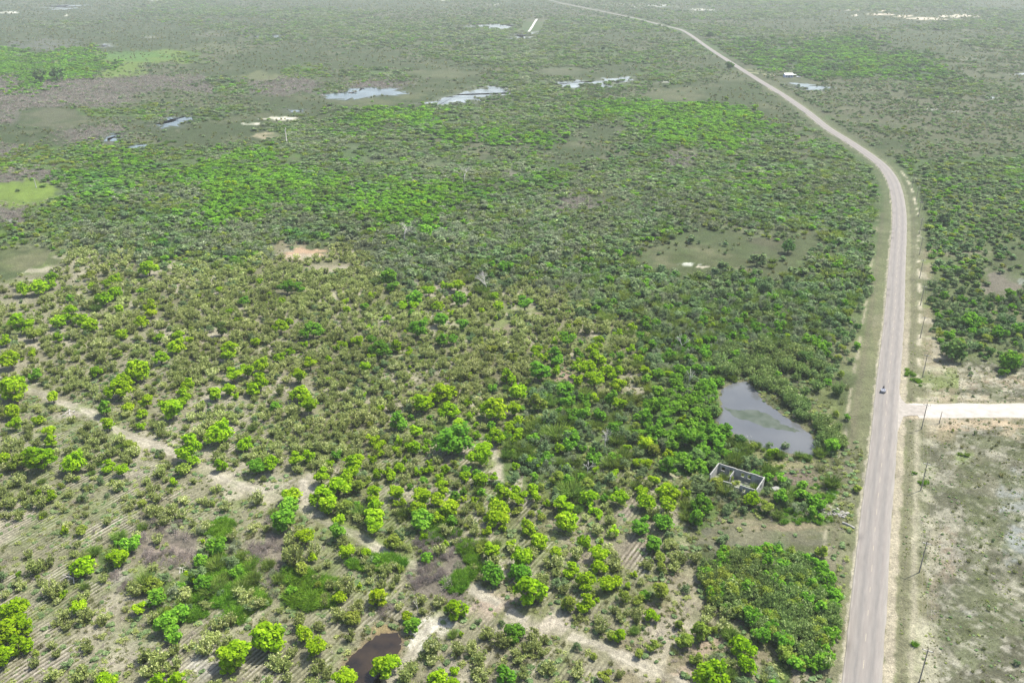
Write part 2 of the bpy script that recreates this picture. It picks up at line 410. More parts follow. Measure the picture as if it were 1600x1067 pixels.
    if m.any():
        d = seg_dist(X[m], Y[m], side_line) + (n_fine[m] - .5) * 2.0
        c[m] = lerp(c[m], (.44, .37, .29), (1 - sstep(3.6, 6.5, d)) * .85)
        c[m] = lerp(c[m], (.17, .19, .09), np.exp(-((d - 4.3) / .5) ** 2) * .55 * (fbm(X[m] / 4, Y[m] / 4, 5, 2) > .5))
    lum = c.mean(1)
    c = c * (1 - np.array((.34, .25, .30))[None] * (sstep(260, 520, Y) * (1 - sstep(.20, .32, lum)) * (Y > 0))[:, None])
    c = c * np.array((.63, .64, .585)) * 1.0
    c *= (0.80 + 0.40 * n_mid)[:, None] * (0.88 + 0.24 * n_fine)[:, None]
    return np.clip(c, 0.01, 0.75).reshape(shp + (3,))

# ------------------------------------------------------------ mesh helpers
def new_obj(name, me, parent=None, mat=None, **props):
    o = bpy.data.objects.new(name, me)
    COL.objects.link(o)
    if parent is not None: o.parent = parent
    if mat is not None and me is not None and len(me.materials) == 0: me.materials.append(mat)
    for k, v in props.items(): o[k] = v
    return o
def grid_mesh(name, X, Y, Z, keep=None):
    nr, nc = X.shape
    idx = np.arange(nr * nc).reshape(nr, nc)
    f = np.stack([idx[:-1, :-1], idx[:-1, 1:], idx[1:, 1:], idx[1:, :-1]], -1).reshape(-1, 4)
    if keep is not None:
        kk = keep.ravel()
        f = f[kk[f].all(1)]
        used = np.unique(f)
        remap = -np.ones(nr * nc, int); remap[used] = np.arange(len(used))
        f = remap[f]
    else:
        used = np.arange(nr * nc)
    co = np.stack([X.ravel()[used], Y.ravel()[used], Z.ravel()[used]], 1)
    me = fast_mesh(name, co, f)
    return me, used
def fast_mesh(name, co, f):
    me = bpy.data.meshes.new(name)
    co = np.asarray(co, np.float32); f = np.asarray(f, np.int32)
    n = f.shape[1]
    me.vertices.add(len(co)); me.vertices.foreach_set('co', co.ravel())
    me.loops.add(f.size); me.loops.foreach_set('vertex_index', f.ravel())
    me.polygons.add(len(f))
    me.polygons.foreach_set('loop_start', np.arange(0, f.size, n, dtype=np.int32))
    me.polygons.foreach_set('loop_total', np.full(len(f), n, np.int32))
    me.update(calc_edges=True)
    return me
def set_col(me, c, name='tint'):
    a = me.attributes.new(name, 'FLOAT_COLOR', 'POINT')
    a.data.foreach_set('color', np.hstack([c, np.ones((len(c), 1))]).astype(np.float32).ravel())
def mesh_py(name, vs, fs):
    me = bpy.data.meshes.new(name)
    me.from_pydata([tuple(v) for v in vs], [], fs)
    me.update()
    return me

class MB:
    def __init__(s): s.v = []; s.f = []
    def box(s, c, size, rz=0.0, taper=1.0):
        cx, cy, cz = c; a, b, h = [q / 2 for q in size]
        n = len(s.v); cr, sr = math.cos(rz), math.sin(rz)
        for dz, k in ((-h, 1.0), (h, taper)):
            for dx, dy in ((-a, -b), (a, -b), (a, b), (-a, b)):
                x, y = dx * k, dy * k
                s.v.append((cx + x * cr - y * sr, cy + x * sr + y * cr, cz + dz))
        s.f += [(n, n+3, n+2, n+1), (n+4, n+5, n+6, n+7)] + [(n+i, n+(i+1) % 4, n+4+(i+1) % 4, n+4+i) for i in range(4)]
    def tube(s, p, q, r0, r1=None, n=6, cap=True):
        r1 = r0 if r1 is None else r1
        p = Vector(p); q = Vector(q); d = (q - p)
        if d.length < 1e-6: return
        d.normalize(); a = d.orthogonal().normalized(); b = d.cross(a)
        k = len(s.v)
        for pt, r in ((p, r0), (q, r1)):
            for i in range(n):
                t = 2 * math.pi * i / n
                s.v.append(tuple(pt + (a * math.cos(t) + b * math.sin(t)) * r))
        for i in range(n):
            j = (i + 1) % n
            s.f.append((k+i, k+j, k+n+j, k+n+i))
        if cap:
            s.f.append(tuple(k+n+i for i in range(n))); s.f.append(tuple(k+i for i in reversed(range(n))))
    def build(s, name): return mesh_py(name, s.v, s.f)

# ------------------------------------------------------------ materials
def nodes_of(name):
    m = bpy.data.materials.new(name); m.use_nodes = True
    t = m.node_tree; t.nodes.clear()
    out = t.nodes.new('ShaderNodeOutputMaterial')
    return m, t, out
def N(t, typ, **kw):
    n = t.nodes.new(typ)
    for k, v in kw.items(): setattr(n, k, v)
    return n
def simple_mat(name, col, rough=.8, var=.15, scale=4.0, metal=0.0, spec=.3):
    m, t, out = nodes_of(name)
    b = N(t, 'ShaderNodeBsdfPrincipled'); b.inputs['Roughness'].default_value = rough
    b.inputs['Metallic'].default_value = metal; b.inputs['Specular IOR Level'].default_value = spec
    tc = N(t, 'ShaderNodeTexCoord'); nz = N(t, 'ShaderNodeTexNoise'); nz.inputs['Scale'].default_value = scale; nz.inputs['Detail'].default_value = 5
    t.links.new(tc.outputs['Object'], nz.inputs['Vector'])
    r = N(t, 'ShaderNodeValToRGB'); r.color_ramp.elements[0].position = .3; r.color_ramp.elements[1].position = .7
    r.color_ramp.elements[0].color = [c * (1 - var) for c in col] + [1]; r.color_ramp.elements[1].color = [min(1, c * (1 + var)) for c in col] + [1]
    t.links.new(nz.outputs['Fac'], r.inputs[0]); t.links.new(r.outputs[0], b.inputs['Base Color'])
    t.links.new(b.outputs[0], out.inputs[0])
    return m
def ground_mat(name, attr='tint', furrow=False):
    m, t, out = nodes_of(name)
    b = N(t, 'ShaderNodeBsdfPrincipled'); b.inputs['Roughness'].default_value = .95; b.inputs['Specular IOR Level'].default_value = .15
    at = N(t, 'ShaderNodeAttribute', attribute_name=attr)
    geo = N(t, 'ShaderNodeNewGeometry')
    n1 = N(t, 'ShaderNodeTexNoise'); n1.inputs['Scale'].default_value = 1.1; n1.inputs['Detail'].default_value = 6; n1.inputs['Roughness'].default_value = .7
    n2 = N(t, 'ShaderNodeTexNoise'); n2.inputs['Scale'].default_value = .22; n2.inputs['Detail'].default_value = 5
    t.links.new(geo.outputs['Position'], n1.inputs['Vector']); t.links.new(geo.outputs['Position'], n2.inputs['Vector'])
    mr = N(t, 'ShaderNodeMapRange'); mr.inputs[1].default_value = .3; mr.inputs[2].default_value = .7; mr.inputs[3].default_value = .62; mr.inputs[4].default_value = 1.38
    t.links.new(n1.outputs['Fac'], mr.inputs[0])
    mr2 = N(t, 'ShaderNodeMapRange'); mr2.inputs[1].default_value = .3; mr2.inputs[2].default_value = .7; mr2.inputs[3].default_value = .85; mr2.inputs[4].default_value = 1.15
    t.links.new(n2.outputs['Fac'], mr2.inputs[0])
    n4 = N(t, 'ShaderNodeTexNoise'); n4.inputs['Scale'].default_value = 3.7; n4.inputs['Detail'].default_value = 4; n4.inputs['Roughness'].default_value = .75
    t.links.new(geo.outputs['Position'], n4.inputs['Vector'])
    mr4 = N(t, 'ShaderNodeMapRange'); mr4.inputs[1].default_value = .35; mr4.inputs[2].default_value = .65; mr4.inputs[3].default_value = .66; mr4.inputs[4].default_value = 1.34
    t.links.new(n4.outputs['Fac'], mr4.inputs[0])
    m0 = N(t, 'ShaderNodeMath', operation='MULTIPLY'); t.links.new(mr.outputs[0], m0.inputs[0]); t.links.new(mr4.outputs[0], m0.inputs[1])
    mm = N(t, 'ShaderNodeMath', operation='MULTIPLY'); t.links.new(m0.outputs[0], mm.inputs[0]); t.links.new(mr2.outputs[0], mm.inputs[1])
    mx = N(t, 'ShaderNodeVectorMath', operation='SCALE'); t.links.new(at.outputs['Color'], mx.inputs[0]); t.links.new(mm.outputs[0], mx.inputs['Scale'])
    t.links.new(mx.outputs[0], b.inputs['Base Color'])
    bp = N(t, 'ShaderNodeBump'); bp.inputs['Strength'].default_value = .9; bp.inputs['Distance'].default_value = .35
    t.links.new(n1.outputs['Fac'], bp.inputs['Height']); t.links.new(bp.outputs[0], b.inputs['Normal'])
    t.links.new(b.outputs[0], out.inputs[0])
    return m

# ------------------------------------------------------------ the ground: one sheet, finer where it is near
GM = ground_mat('soil_and_ground_cover')
vr = np.concatenate([[-52, -45, -38], np.arange(-32, 40, 1.5), np.arange(40, 400, 1.7), np.arange(400, 1090, 1.9), np.arange(1090, 1400, 14), [1450, 1550]])
uc = np.concatenate([np.arange(-2600, -80, 120), np.arange(-80, 1680, 2.4), np.arange(1680, 4300, 120)])
UU, VV = np.meshgrid(uc, vr[::-1])
GX, GY = W(UU, VV)
# behind the camera the sheet simply goes on
GX = np.vstack([GX[:1] * 3, GX]); GY = np.vstack([np.full((1, GX.shape[1]), -900.0), GY])
gme, _ = grid_mesh('ground', GX, GY, np.zeros_like(GX))
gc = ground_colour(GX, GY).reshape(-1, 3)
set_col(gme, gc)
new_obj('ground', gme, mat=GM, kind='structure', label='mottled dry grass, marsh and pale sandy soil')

# planted field: the ploughed ridges are real relief
_q = 0.19
cs = np.arange(-330, 60, _q); al = np.arange(-70, 420, 4.0)
CS, AL = np.meshgrid(cs, al)
FX = CS * math.cos(FUR_AZ) + AL * math.sin(FUR_AZ); FY = -CS * math.sin(FUR_AZ) + AL * math.cos(FUR_AZ)
fz = zone_at(FX, FY, 1.0)
fu, fv = UV(FX, FY)
inside = ((fz == ord('.')) | (fz == ord('b')) & (fv > 640)) & (FY > 60) & (FY < 330) & (fu > -120) & (fu < 1085) & (road_off(FX, FY) < -14)
trd = np.full(FX.shape, 1e3)
for line, hw in TRACKS:
    m = near_box(FX, FY, line, 6)
    if m.any(): trd[m] = np.minimum(trd[m], seg_dist(FX[m], FY[m], line) / hw)
for poly in WPOLY[:2]:
    m = near_box(FX, FY, poly, 4)
    if m.any():
        trd[m] = np.minimum(trd[m], np.where(in_poly(FX[m], FY[m], poly), 0, seg_dist(FX[m], FY[m], np.vstack([poly, poly[:1]])) / 1.5))
amp = sstep(.44, .60, fbm(FX / 15.0, FY / 15.0, 71, 4)) * .85 + .10
rowsm = np.zeros(FX.shape)
for (bu, bv, ru, rv) in [(70,705,110,34),(130,745,90,20),(45,960,70,90),(120,905,60,50),(60,1045,100,40),(345,640,70,30),(360,685,60,26),(430,1040,120,36),(1000,865,50,44),(900,1045,80,30),(560,880,50,24),(165,835,70,34),(30,820,60,30),(560,650,60,26),(230,770,60,20),(720,705,40,20),(915,960,30,40),(300,1030,70,40),(990,800,20,20),(740,745,40,20)]:
    rowsm = np.maximum(rowsm, 1 - sstep(.55, 1.15, np.sqrt(((fu - bu) / ru) ** 2 + ((fv - bv) / rv) ** 2) + (fbm(FX / 6.0, FY / 6.0, 83, 3) - .5) * .9))
amp = np.maximum(amp * .6, rowsm) * sstep(1.1, 2.2, trd) * inside
amp = amp * (.55 + .8 * fbm(CS / 1.2, AL / 9.0, 79, 2))
amp = amp * sstep(1.1, 2.2, trd) * inside
warp = (fbm(FX / 6.0, FY / 6.0, 72, 2) - .5) * .9
ph = (CS + warp) / .95 * 2 * math.pi
ridge = .5 + .5 * np.sin(ph)
FZ = .015 + amp * (.05 + .17 * ridge) + fbm(FX / .9, FY / .9, 73, 2) * .10 * inside
keep = inside & (trd > .9)
fme, used = grid_mesh('ploughed_rows', FX, FY, FZ, keep)
k = keep.ravel()
ux = FX.ravel()[used]; uy = FY.ravel()[used]
fcx = ground_colour(ux, uy)
rg = ridge.ravel()[used]; am = amp.ravel()[used]
pale = (rg > .45) * am
# ridge tops are blown bare and pale, the furrows hold litter and dead grass
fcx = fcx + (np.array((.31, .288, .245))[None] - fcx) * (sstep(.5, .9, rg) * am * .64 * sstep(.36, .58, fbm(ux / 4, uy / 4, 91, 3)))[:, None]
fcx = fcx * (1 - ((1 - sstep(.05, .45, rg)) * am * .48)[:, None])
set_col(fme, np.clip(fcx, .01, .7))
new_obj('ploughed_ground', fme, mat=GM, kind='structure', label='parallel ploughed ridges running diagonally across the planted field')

# ------------------------------------------------------------ ribbons: road, side road, far paths
def ribbon(name, line, xs, zs, mat, cols=None, edge=0.0, seed=0, sub=None, **props):
    line = np.asarray(line, float)
    if sub:
        d = np.concatenate([[0], np.cumsum(np.linalg.norm(np.diff(line, axis=0), axis=1))])
        s = np.arange(0, d[-1], sub)
        line = np.stack([np.interp(s, d, line[:, 0]), np.interp(s, d, line[:, 1])], 1)
    tg = np.gradient(line, axis=0); tg /= np.linalg.norm(tg, axis=1)[:, None] + 1e-9
    nr = np.stack([tg[:, 1], -tg[:, 0]], 1)
    n = len(line); m = len(xs)
    X = np.zeros((n, m)); Y = np.zeros((n, m)); Z = np.zeros((n, m))
    for j, (x, z) in enumerate(zip(xs, zs)):
        off = np.full(n, float(x))
        if edge and j in (0, 1, m - 2, m - 1):
            wob = (fbm(line[:, 0] / 3.0 + (j > 2) * 90, line[:, 1] / 3.0, seed, 3) - .5) * 2 * edge
            off = off + wob * (1 if j in (0, m - 1) else .8)
        X[:, j] = line[:, 0] + nr[:, 0] * off; Y[:, j] = line[:, 1] + nr[:, 1] * off; Z[:, j] = z
    me, _ = grid_mesh(name, X, Y, Z)
    me.flip_normals() if me.polygons[0].normal.z < 0 else None
    uv = me.uv_layers.new(name='UVMap')
    acr = np.tile(np.array(xs, float), n); alo = np.repeat(np.concatenate([[0], np.cumsum(np.linalg.norm(np.diff(line, axis=0), axis=1))]), m)
    li = np.zeros(len(me.loops), np.int32); me.loops.foreach_get('vertex_index', li)
    uv.data.foreach_set('uv', np.stack([acr[li], alo[li]], 1).astype(np.float32).ravel())
    return new_obj(name, me, mat=mat, kind='structure', **props)

def road_mat():
    m, t, out = nodes_of('worn_pale_asphalt')
    b = N(t, 'ShaderNodeBsdfPrincipled'); b.inputs['Roughness'].default_value = .85; b.inputs['Specular IOR Level'].default_value = .25
    uv = N(t, 'ShaderNodeUVMap', uv_map='UVMap'); sx = N(t, 'ShaderNodeSeparateXYZ'); t.links.new(uv.outputs[0], sx.inputs[0])
    r = N(t, 'ShaderNodeValToRGB'); e = r.color_ramp; e.interpolation = 'EASE'
    mr = N(t, 'ShaderNodeMapRange'); mr.inputs[1].default_value = -3.3; mr.inputs[2].default_value = 3.3
    nz = N(t, 'ShaderNodeTexNoise'); nz.inputs['Scale'].default_value = .35; nz.inputs['Detail'].default_value = 3
    geo = N(t, 'ShaderNodeNewGeometry'); t.links.new(geo.outputs['Position'], nz.inputs['Vector'])
    a1 = N(t, 'ShaderNodeMath', operation='MULTIPLY_ADD'); a1.inputs[1].default_value = .9; t.links.new(nz.outputs['Fac'], a1.inputs[0]); t.links.new(sx.outputs[0], a1.inputs[2])
    a2 = N(t, 'ShaderNodeMath', operation='SUBTRACT'); a2.inputs[1].default_value = .45; t.links.new(a1.outputs[0], a2.inputs[0])
    t.links.new(a2.outputs[0], mr.inputs[0]); t.links.new(mr.outputs[0], r.inputs[0])
    cols = [(0, (.42,.39,.35)), (.06, (.335,.306,.278)), (.2, (.325,.302,.277)), (.30, (.275,.261,.245)), (.42, (.335,.31,.284)), (.5, (.35,.32,.292)), (.6, (.33,.306,.282)), (.72, (.28,.265,.248)), (.85, (.345,.318,.292)), (1, (.38,.355,.32))]
    e.elements[0].position = 0; e.elements[0].color = cols[0][1] + (1,); e.elements[1].position = 1; e.elements[1].color = cols[-1][1] + (1,)
    for p, c in cols[1:-1]:
        q = e.elements.new(p); q.color = c + (1,)
    n2 = N(t, 'ShaderNodeTexNoise'); n2.inputs['Scale'].default_value = 1.0; n2.inputs['Detail'].default_value = 8; n2.inputs['Roughness'].default_value = .65
    mp = N(t, 'ShaderNodeMapping'); mp.inputs['Scale'].default_value = (1.6, .12, 1)
    t.links.new(uv.outputs[0], mp.inputs[0]); t.links.new(mp.outputs[0], n2.inputs['Vector'])
    m3 = N(t, 'ShaderNodeMapRange'); m3.inputs[1].default_value = .3; m3.inputs[2].default_value = .7; m3.inputs[3].default_value = .46; m3.inputs[4].default_value = .62
    t.links.new(n2.outputs['Fac'], m3.inputs[0])
    sc = N(t, 'ShaderNodeVectorMath', operation='SCALE'); t.links.new(r.outputs[0], sc.inputs[0]); t.links.new(m3.outputs[0], sc.inputs['Scale'])
    t.links.new(sc.outputs[0], b.inputs['Base Color'])
    bp = N(t, 'ShaderNodeBump'); bp.inputs['Strength'].default_value = .3; bp.inputs['Distance'].default_value = .03
    n3 = N(t, 'ShaderNodeTexNoise'); n3.inputs['Scale'].default_value = 12; t.links.new(geo.outputs['Position'], n3.inputs['Vector'])
    t.links.new(n3.outputs['Fac'], bp.inputs['Height']); t.links.new(bp.outputs[0], b.inputs['Normal'])
    t.links.new(b.outputs[0], out.inputs[0])
    return m
ROADM = road_mat()
ribbon('road', road_line, [-3.42, -3.27, -3.2, -1.6, 0, 1.6, 3.2, 3.27, 3.42], [-.02, .17, .18, .21, .23, .21, .18, .17, -.02], ROADM, edge=.16, seed=4, sub=1.2,
       label='pale worn two lane road bending away to the horizon')
GRAVEL = simple_mat('white_gravel', (.335, .317, .285), .95, .16, .45)
ribbon('gravel_road', side_line, [-4.3, -3.7, 0, 3.7, 4.3], [-.02, .10, .13, .10, -.02], GRAVEL, edge=.55, seed=9, sub=.8, label='wide white gravel side road leaving to the right')
# flared mouth of the side road
mouth = poly_world([(1402,606),(1404.5,615),(1408,624),(1414,630),(1424,633),(1446,634),(1446,649.5),(1424,649.5),(1411,651.5),(1404,658),(1400.5,670),(1399,684)], 2, .05, 3)
mv = [(x, y, .136) for x, y in mouth]; mc = mouth.mean(0)
mv.append((mc[0], mc[1], .145)); n_ = len(mouth)
mme = mesh_py('road_mouth', mv, [(i, (i + 1) % n_, n_) for i in range(n_)])
new_obj('gravel_road_mouth', mme, mat=simple_mat('dusty_gravel', (.262, .242, .215), .95, .16, .8), kind='structure', label='dusty flared mouth where the white gravel road meets the paved road')
FARPATH = pxline([(839,30),(835,36),(831,43),(826,50)])
PATHM = simple_mat('pale_path', (.40, .40, .37), .95, .10, .2)
ribbon('far_path', FARPATH, [-2.2, 0, 2.2], [.03, .05, .03], PATHM, edge=.3, sub=8, label='short white path far away near the pale pools')
ribbon('house_drive', pxline([(1166,113.5),(1180,114.5),(1200,117),(1222,121)]), [-1.6, 0, 1.6], [.03, .05, .03], simple_mat('drive_grass', (.30,.30,.17), .95, .2, .2), edge=.6, sub=6, label='yellowish drive from the road to the far house')

# worn centre dashes, each painted mark a piece of its own
PAINT = simple_mat('faded_yellow_paint', (.29, .262, .20), .7, .25, 3.0)
dash = MB(); dash.box((0, 0, 0), (.10, 2.4, .006)); dme = dash.build('dash')
rd = [o for o in bpy.data.objects if o.name == 'road'][0]
rl = road_line
dd = np.concatenate([[0], np.cumsum(np.linalg.norm(np.diff(rl, axis=0), axis=1))])
sv = 0.0; rr = random.Random(3)
while sv < 420:
    x = np.interp(sv, dd, rl[:, 0]); y = np.interp(sv, dd, rl[:, 1]); x2 = np.interp(sv + 1, dd, rl[:, 0]); y2 = np.interp(sv + 1, dd, rl[:, 1])
    if y > 95:
        o = new_obj('road_dash', dme, rd, PAINT); o.location = (x, y, .237); o.rotation_euler = (0, 0, math.atan2(-(x2 - x), y2 - y)); o.scale = (1, rr.uniform(.7, 1.05), 1)
    sv += 7.4

# ------------------------------------------------------------ water
def water_mat(name, col, rough, bump, col2=None, scale=.12):
    m, t, out = nodes_of(name)
    b = N(t, 'ShaderNodeBsdfPrincipled'); b.inputs['Roughness'].default_value = rough; b.inputs['IOR'].default_value = 1.33
    b.inputs['Specular IOR Level'].default_value = .6
    geo = N(t, 'ShaderNodeNewGeometry'); nz = N(t, 'ShaderNodeTexNoise'); nz.inputs['Scale'].default_value = scale; nz.inputs['Detail'].default_value = 4
    t.links.new(geo.outputs['Position'], nz.inputs['Vector'])
    r = N(t, 'ShaderNodeValToRGB'); r.color_ramp.elements[0].position = .35; r.color_ramp.elements[1].position = .62
    r.color_ramp.elements[0].color = col + (1,); r.color_ramp.elements[1].color = (col2 or col) + (1,)
    t.links.new(nz.outputs['Fac'], r.inputs[0]); t.links.new(r.outputs[0], b.inputs['Base Color'])
    n2 = N(t, 'ShaderNodeTexNoise'); n2.inputs['Scale'].default_value = 1.3; n2.inputs['Detail'].default_value = 3; t.links.new(geo.outputs['Position'], n2.inputs['Vector'])
    bp = N(t, 'ShaderNodeBump'); bp.inputs['Strength'].default_value = bump; bp.inputs['Distance'].default_value = .03
    t.links.new(n2.outputs['Fac'], bp.inputs['Height']); t.links.new(bp.outputs[0], b.inputs['Normal'])
    t.links.new(b.outputs[0], out.inputs[0])
    return m
WM = {'grey': water_mat('silty_grey_water', (.07,.076,.082), .07, .12, (.10,.105,.108), .04),
      'brown': water_mat('brown_pool_water', (.014,.011,.009), .10, .1, (.034,.024,.015), .25),
      'pale': water_mat('cloud_glare_water', (.22,.245,.25), .20, .3, (.08,.09,.09), .07),  # whitish base colour paints in glare and cloud reflection
      'blue': water_mat('blue_shallow_water', (.05,.065,.075), .16, .3, (.10,.13,.15), .06)}
WLAB = ['still grey silty pond ringed by trees beside the road', 'dark brown pool at the bottom edge among bushes']
for i, ((nm, px, kind), poly) in enumerate(zip(WATERS, WPOLY)):
    bm = bmesh.new()
    vs = [bm.verts.new((x, y, .035)) for x, y in poly]
    f = bm.faces.new(vs); bmesh.ops.triangulate(bm, faces=[f])
    for ff in bm.faces:
        if ff.normal.z < 0: ff.normal_flip()
    me = bpy.data.meshes.new(nm); bm.to_mesh(me); bm.free()
    o = new_obj(nm, me, mat=WM[kind], kind='structure')
    o['label'] = WLAB[i] if i < 2 else {'pale': 'shallow pool in the far marsh, coloured white as cloud glare', 'blue': 'shallow blue grey pool in the far marsh'}[kind]
# drowned green weed bank in the pond
weed = poly_world([(1132,635),(1145,640),(1158,641),(1170,640.5),(1186,641.5),(1202,648),(1212,655),(1222,663),(1240,668.5),(1254,676),(1238,674),(1222,671),(1204,668.5),(1186,664),(1172,658),(1158,655),(1142,647)], 4, .18, 8)
bm = bmesh.new(); f = bm.faces.new([bm.verts.new((x, y, .041)) for x, y in weed]); bmesh.ops.triangulate(bm, faces=[f])
for ff in bm.faces:
    if ff.normal.z < 0: ff.normal_flip()
me = bpy.data.meshes.new('water_weed'); bm.to_mesh(me); bm.free()
new_obj('water_weed', me, mat=water_mat('weed_green_water', (.03,.045,.02), .35, .5, (.065,.078,.055), .35), kind='stuff', label='dull green weed lying across the middle of the grey pond')
# ------------------------------------------------------------ foliage materials
def leaf_mat(name, dark, light, hl=None, trans=.32, world_var=.25, hue=.5):
    """leaves whose colour runs dark..light(..hl) with each leaf's own tone; plants differ a little from each other"""
    m, t, out = nodes_of(name)
    at = N(t, 'ShaderNodeAttribute', attribute_name='tone')
    oi = N(t, 'ShaderNodeObjectInfo')
    mr = N(t, 'ShaderNodeMath', operation='MULTIPLY_ADD'); mr.inputs[1].default_value = .34; t.links.new(oi.outputs['Random'], mr.inputs[0]); t.links.new(at.outputs['Fac'], mr.inputs[2])
    sb = N(t, 'ShaderNodeMath', operation='SUBTRACT'); sb.inputs[1].default_value = .17; sb.use_clamp = True; t.links.new(mr.outputs[0], sb.inputs[0])
    r = N(t, 'ShaderNodeValToRGB'); e = r.color_ramp
    e.elements[0].position = 0; e.elements[0].color = dark + (1,)
    e.elements[1].position = .72 if hl else 1; e.elements[1].color = light + (1,)
    if hl:
        q = e.elements.new(1.0); q.color = hl + (1,)
    t.links.new(sb.outputs[0], r.inputs[0])
    geo = N(t, 'ShaderNodeNewGeometry'); nz = N(t, 'ShaderNodeTexNoise'); nz.inputs['Scale'].default_value = .035; nz.inputs['Detail'].default_value = 3
    t.links.new(geo.outputs['Position'], nz.inputs['Vector'])
    hs = N(t, 'ShaderNodeHueSaturation')
    h = N(t, 'ShaderNodeMapRange'); h.inputs[1].default_value = .3; h.inputs[2].default_value = .7; h.inputs[3].default_value = .5 - .03 * hue * 2; h.inputs[4].default_value = .5 + .02 * hue * 2
    t.links.new(nz.outputs['Fac'], h.inputs[0]); t.links.new(h.outputs[0], hs.inputs['Hue'])
    v = N(t, 'ShaderNodeMapRange'); v.inputs[1].default_value = 0; v.inputs[2].default_value = 1; v.inputs[3].default_value = 1 - world_var; v.inputs[4].default_value = 1 + world_var
    mulr = N(t, 'ShaderNodeMath', operation='FRACT'); m7 = N(t, 'ShaderNodeMath', operation='MULTIPLY'); m7.inputs[1].default_value = 7.31
    t.links.new(oi.outputs['Random'], m7.inputs[0]); t.links.new(m7.outputs[0], mulr.inputs[0])
    t.links.new(mulr.outputs[0], v.inputs[0])
    nb = N(t, 'ShaderNodeTexNoise'); nb.inputs['Scale'].default_value = .018; nb.inputs['Detail'].default_value = 4; nb.inputs['Roughness'].default_value = .6
    t.links.new(geo.outputs['Position'], nb.inputs['Vector'])
    vb = N(t, 'ShaderNodeMapRange'); vb.inputs[1].default_value = .3; vb.inputs[2].default_value = .7; vb.inputs[3].default_value = .78; vb.inputs[4].default_value = 1.22
    t.links.new(nb.outputs['Fac'], vb.inputs[0])
    vm = N(t, 'ShaderNodeMath', operation='MULTIPLY'); t.links.new(v.outputs[0], vm.inputs[0]); t.links.new(vb.outputs[0], vm.inputs[1])
    t.links.new(vm.outputs[0], hs.inputs['Value'])
    t.links.new(r.outputs[0], hs.inputs['Color'])
    d = N(t, 'ShaderNodeBsdfDiffuse'); tr = N(t, 'ShaderNodeBsdfTranslucent'); mx = N(t, 'ShaderNodeMixShader'); mx.inputs[0].default_value = trans
    t.links.new(hs.outputs[0], d.inputs[0]); t.links.new(hs.outputs[0], tr.inputs[0])
    t.links.new(d.outputs[0], mx.inputs[1]); t.links.new(tr.outputs[0], mx.inputs[2]); t.links.new(mx.outputs[0], out.inputs[0])
    return m
LM = {
 'lime':  leaf_mat('lime_leaves', (.11,.23,.006), (.27,.455,.010), (.39,.56,.03), .44, .12, .35),
 'green': leaf_mat('fresh_green_leaves', (.07,.18,.018), (.15,.35,.026), (.23,.43,.04), .42, .15, .15),
 'dark':  leaf_mat('deep_green_leaves', (.05,.115,.03), (.10,.205,.045), (.16,.27,.07), .34, .2, .5),
 'olive': leaf_mat('yellow_olive_leaves', (.12,.18,.02), (.235,.32,.045), (.34,.42,.09), .40, .14, .35),
 'pale':  leaf_mat('pale_khaki_leaves', (.11,.15,.035), (.34,.40,.125), (.70,.72,.38), .38, .2, .15),
 'scrub': leaf_mat('grey_green_leaves', (.07,.12,.05), (.165,.26,.10), (.28,.37,.18), .38, .13, .4),
 'grey':  leaf_mat('silver_grey_twigs', (.15,.18,.10), (.29,.35,.20), (.46,.52,.35), .32, .12, .4),
 'feather': leaf_mat('feathery_green', (.06,.12,.018), (.17,.27,.04), (.30,.38,.11), .42, .24, .6),
 'mang':  leaf_mat('dull_sage_leaves', (.07,.13,.035), (.22,.32,.09), (.46,.54,.25), .36, .18, .4),
 'dead':  leaf_mat('dead_mauve_twigs', (.18,.15,.13), (.38,.33,.295), (.56,.51,.46), .15, .15, .1),
 'grass': leaf_mat('tussock_grass', (.12,.15,.045), (.22,.245,.10), (.38,.36,.20), .42, .25, .6),
 'bright_grass': leaf_mat('bright_tall_grass', (.06,.15,.010), (.14,.31,.022), (.28,.44,.07), .44, .22, .4),
}
BARK = simple_mat('brown_bark', (.15, .12, .09), .9, .25, 3)
WHITEWOOD = simple_mat('bleached_wood', (.52, .49, .45), .85, .15, 3)

# ------------------------------------------------------------ plant meshes (unit: metres, base at z = 0)
def leafquads(P, Nn, size, rs, tone, aspect=1.0):
    """one four-sided leaf spray per point P facing Nn"""
    n = len(P)
    Nn = Nn / (np.linalg.norm(Nn, axis=1)[:, None] + 1e-9)
    up = rs.normal(size=(n, 3))
    a = np.cross(Nn, up); a /= np.linalg.norm(a, axis=1)[:, None] + 1e-9
    b = np.cross(Nn, a)
    s = size[:, None]
    c0 = P - a * s * .5; c1 = P + b * s * .42 * aspect + Nn * s * .10; c2 = P + a * s * .62; c3 = P - b * s * .42 * aspect - Nn * s * .08
    co = np.stack([c0, c1, c2, c3], 1).reshape(-1, 3)
    f = np.arange(4 * n).reshape(n, 4)
    return co, f, np.repeat(tone, 4)
def build_leaves(name, parts):
    co = []; fs = []; tn = []; k = 0
    for c, f, t in parts:
        co.append(c); fs.append(f + k); tn.append(t); k += len(c)
    co = np.vstack(co); fs = np.vstack(fs); tn = np.concatenate(tn)
    me = fast_mesh(name, co, fs)
    a = me.attributes.new('tone', 'FLOAT', 'POINT'); a.data.foreach_set('value', tn.astype(np.float32))
    return me
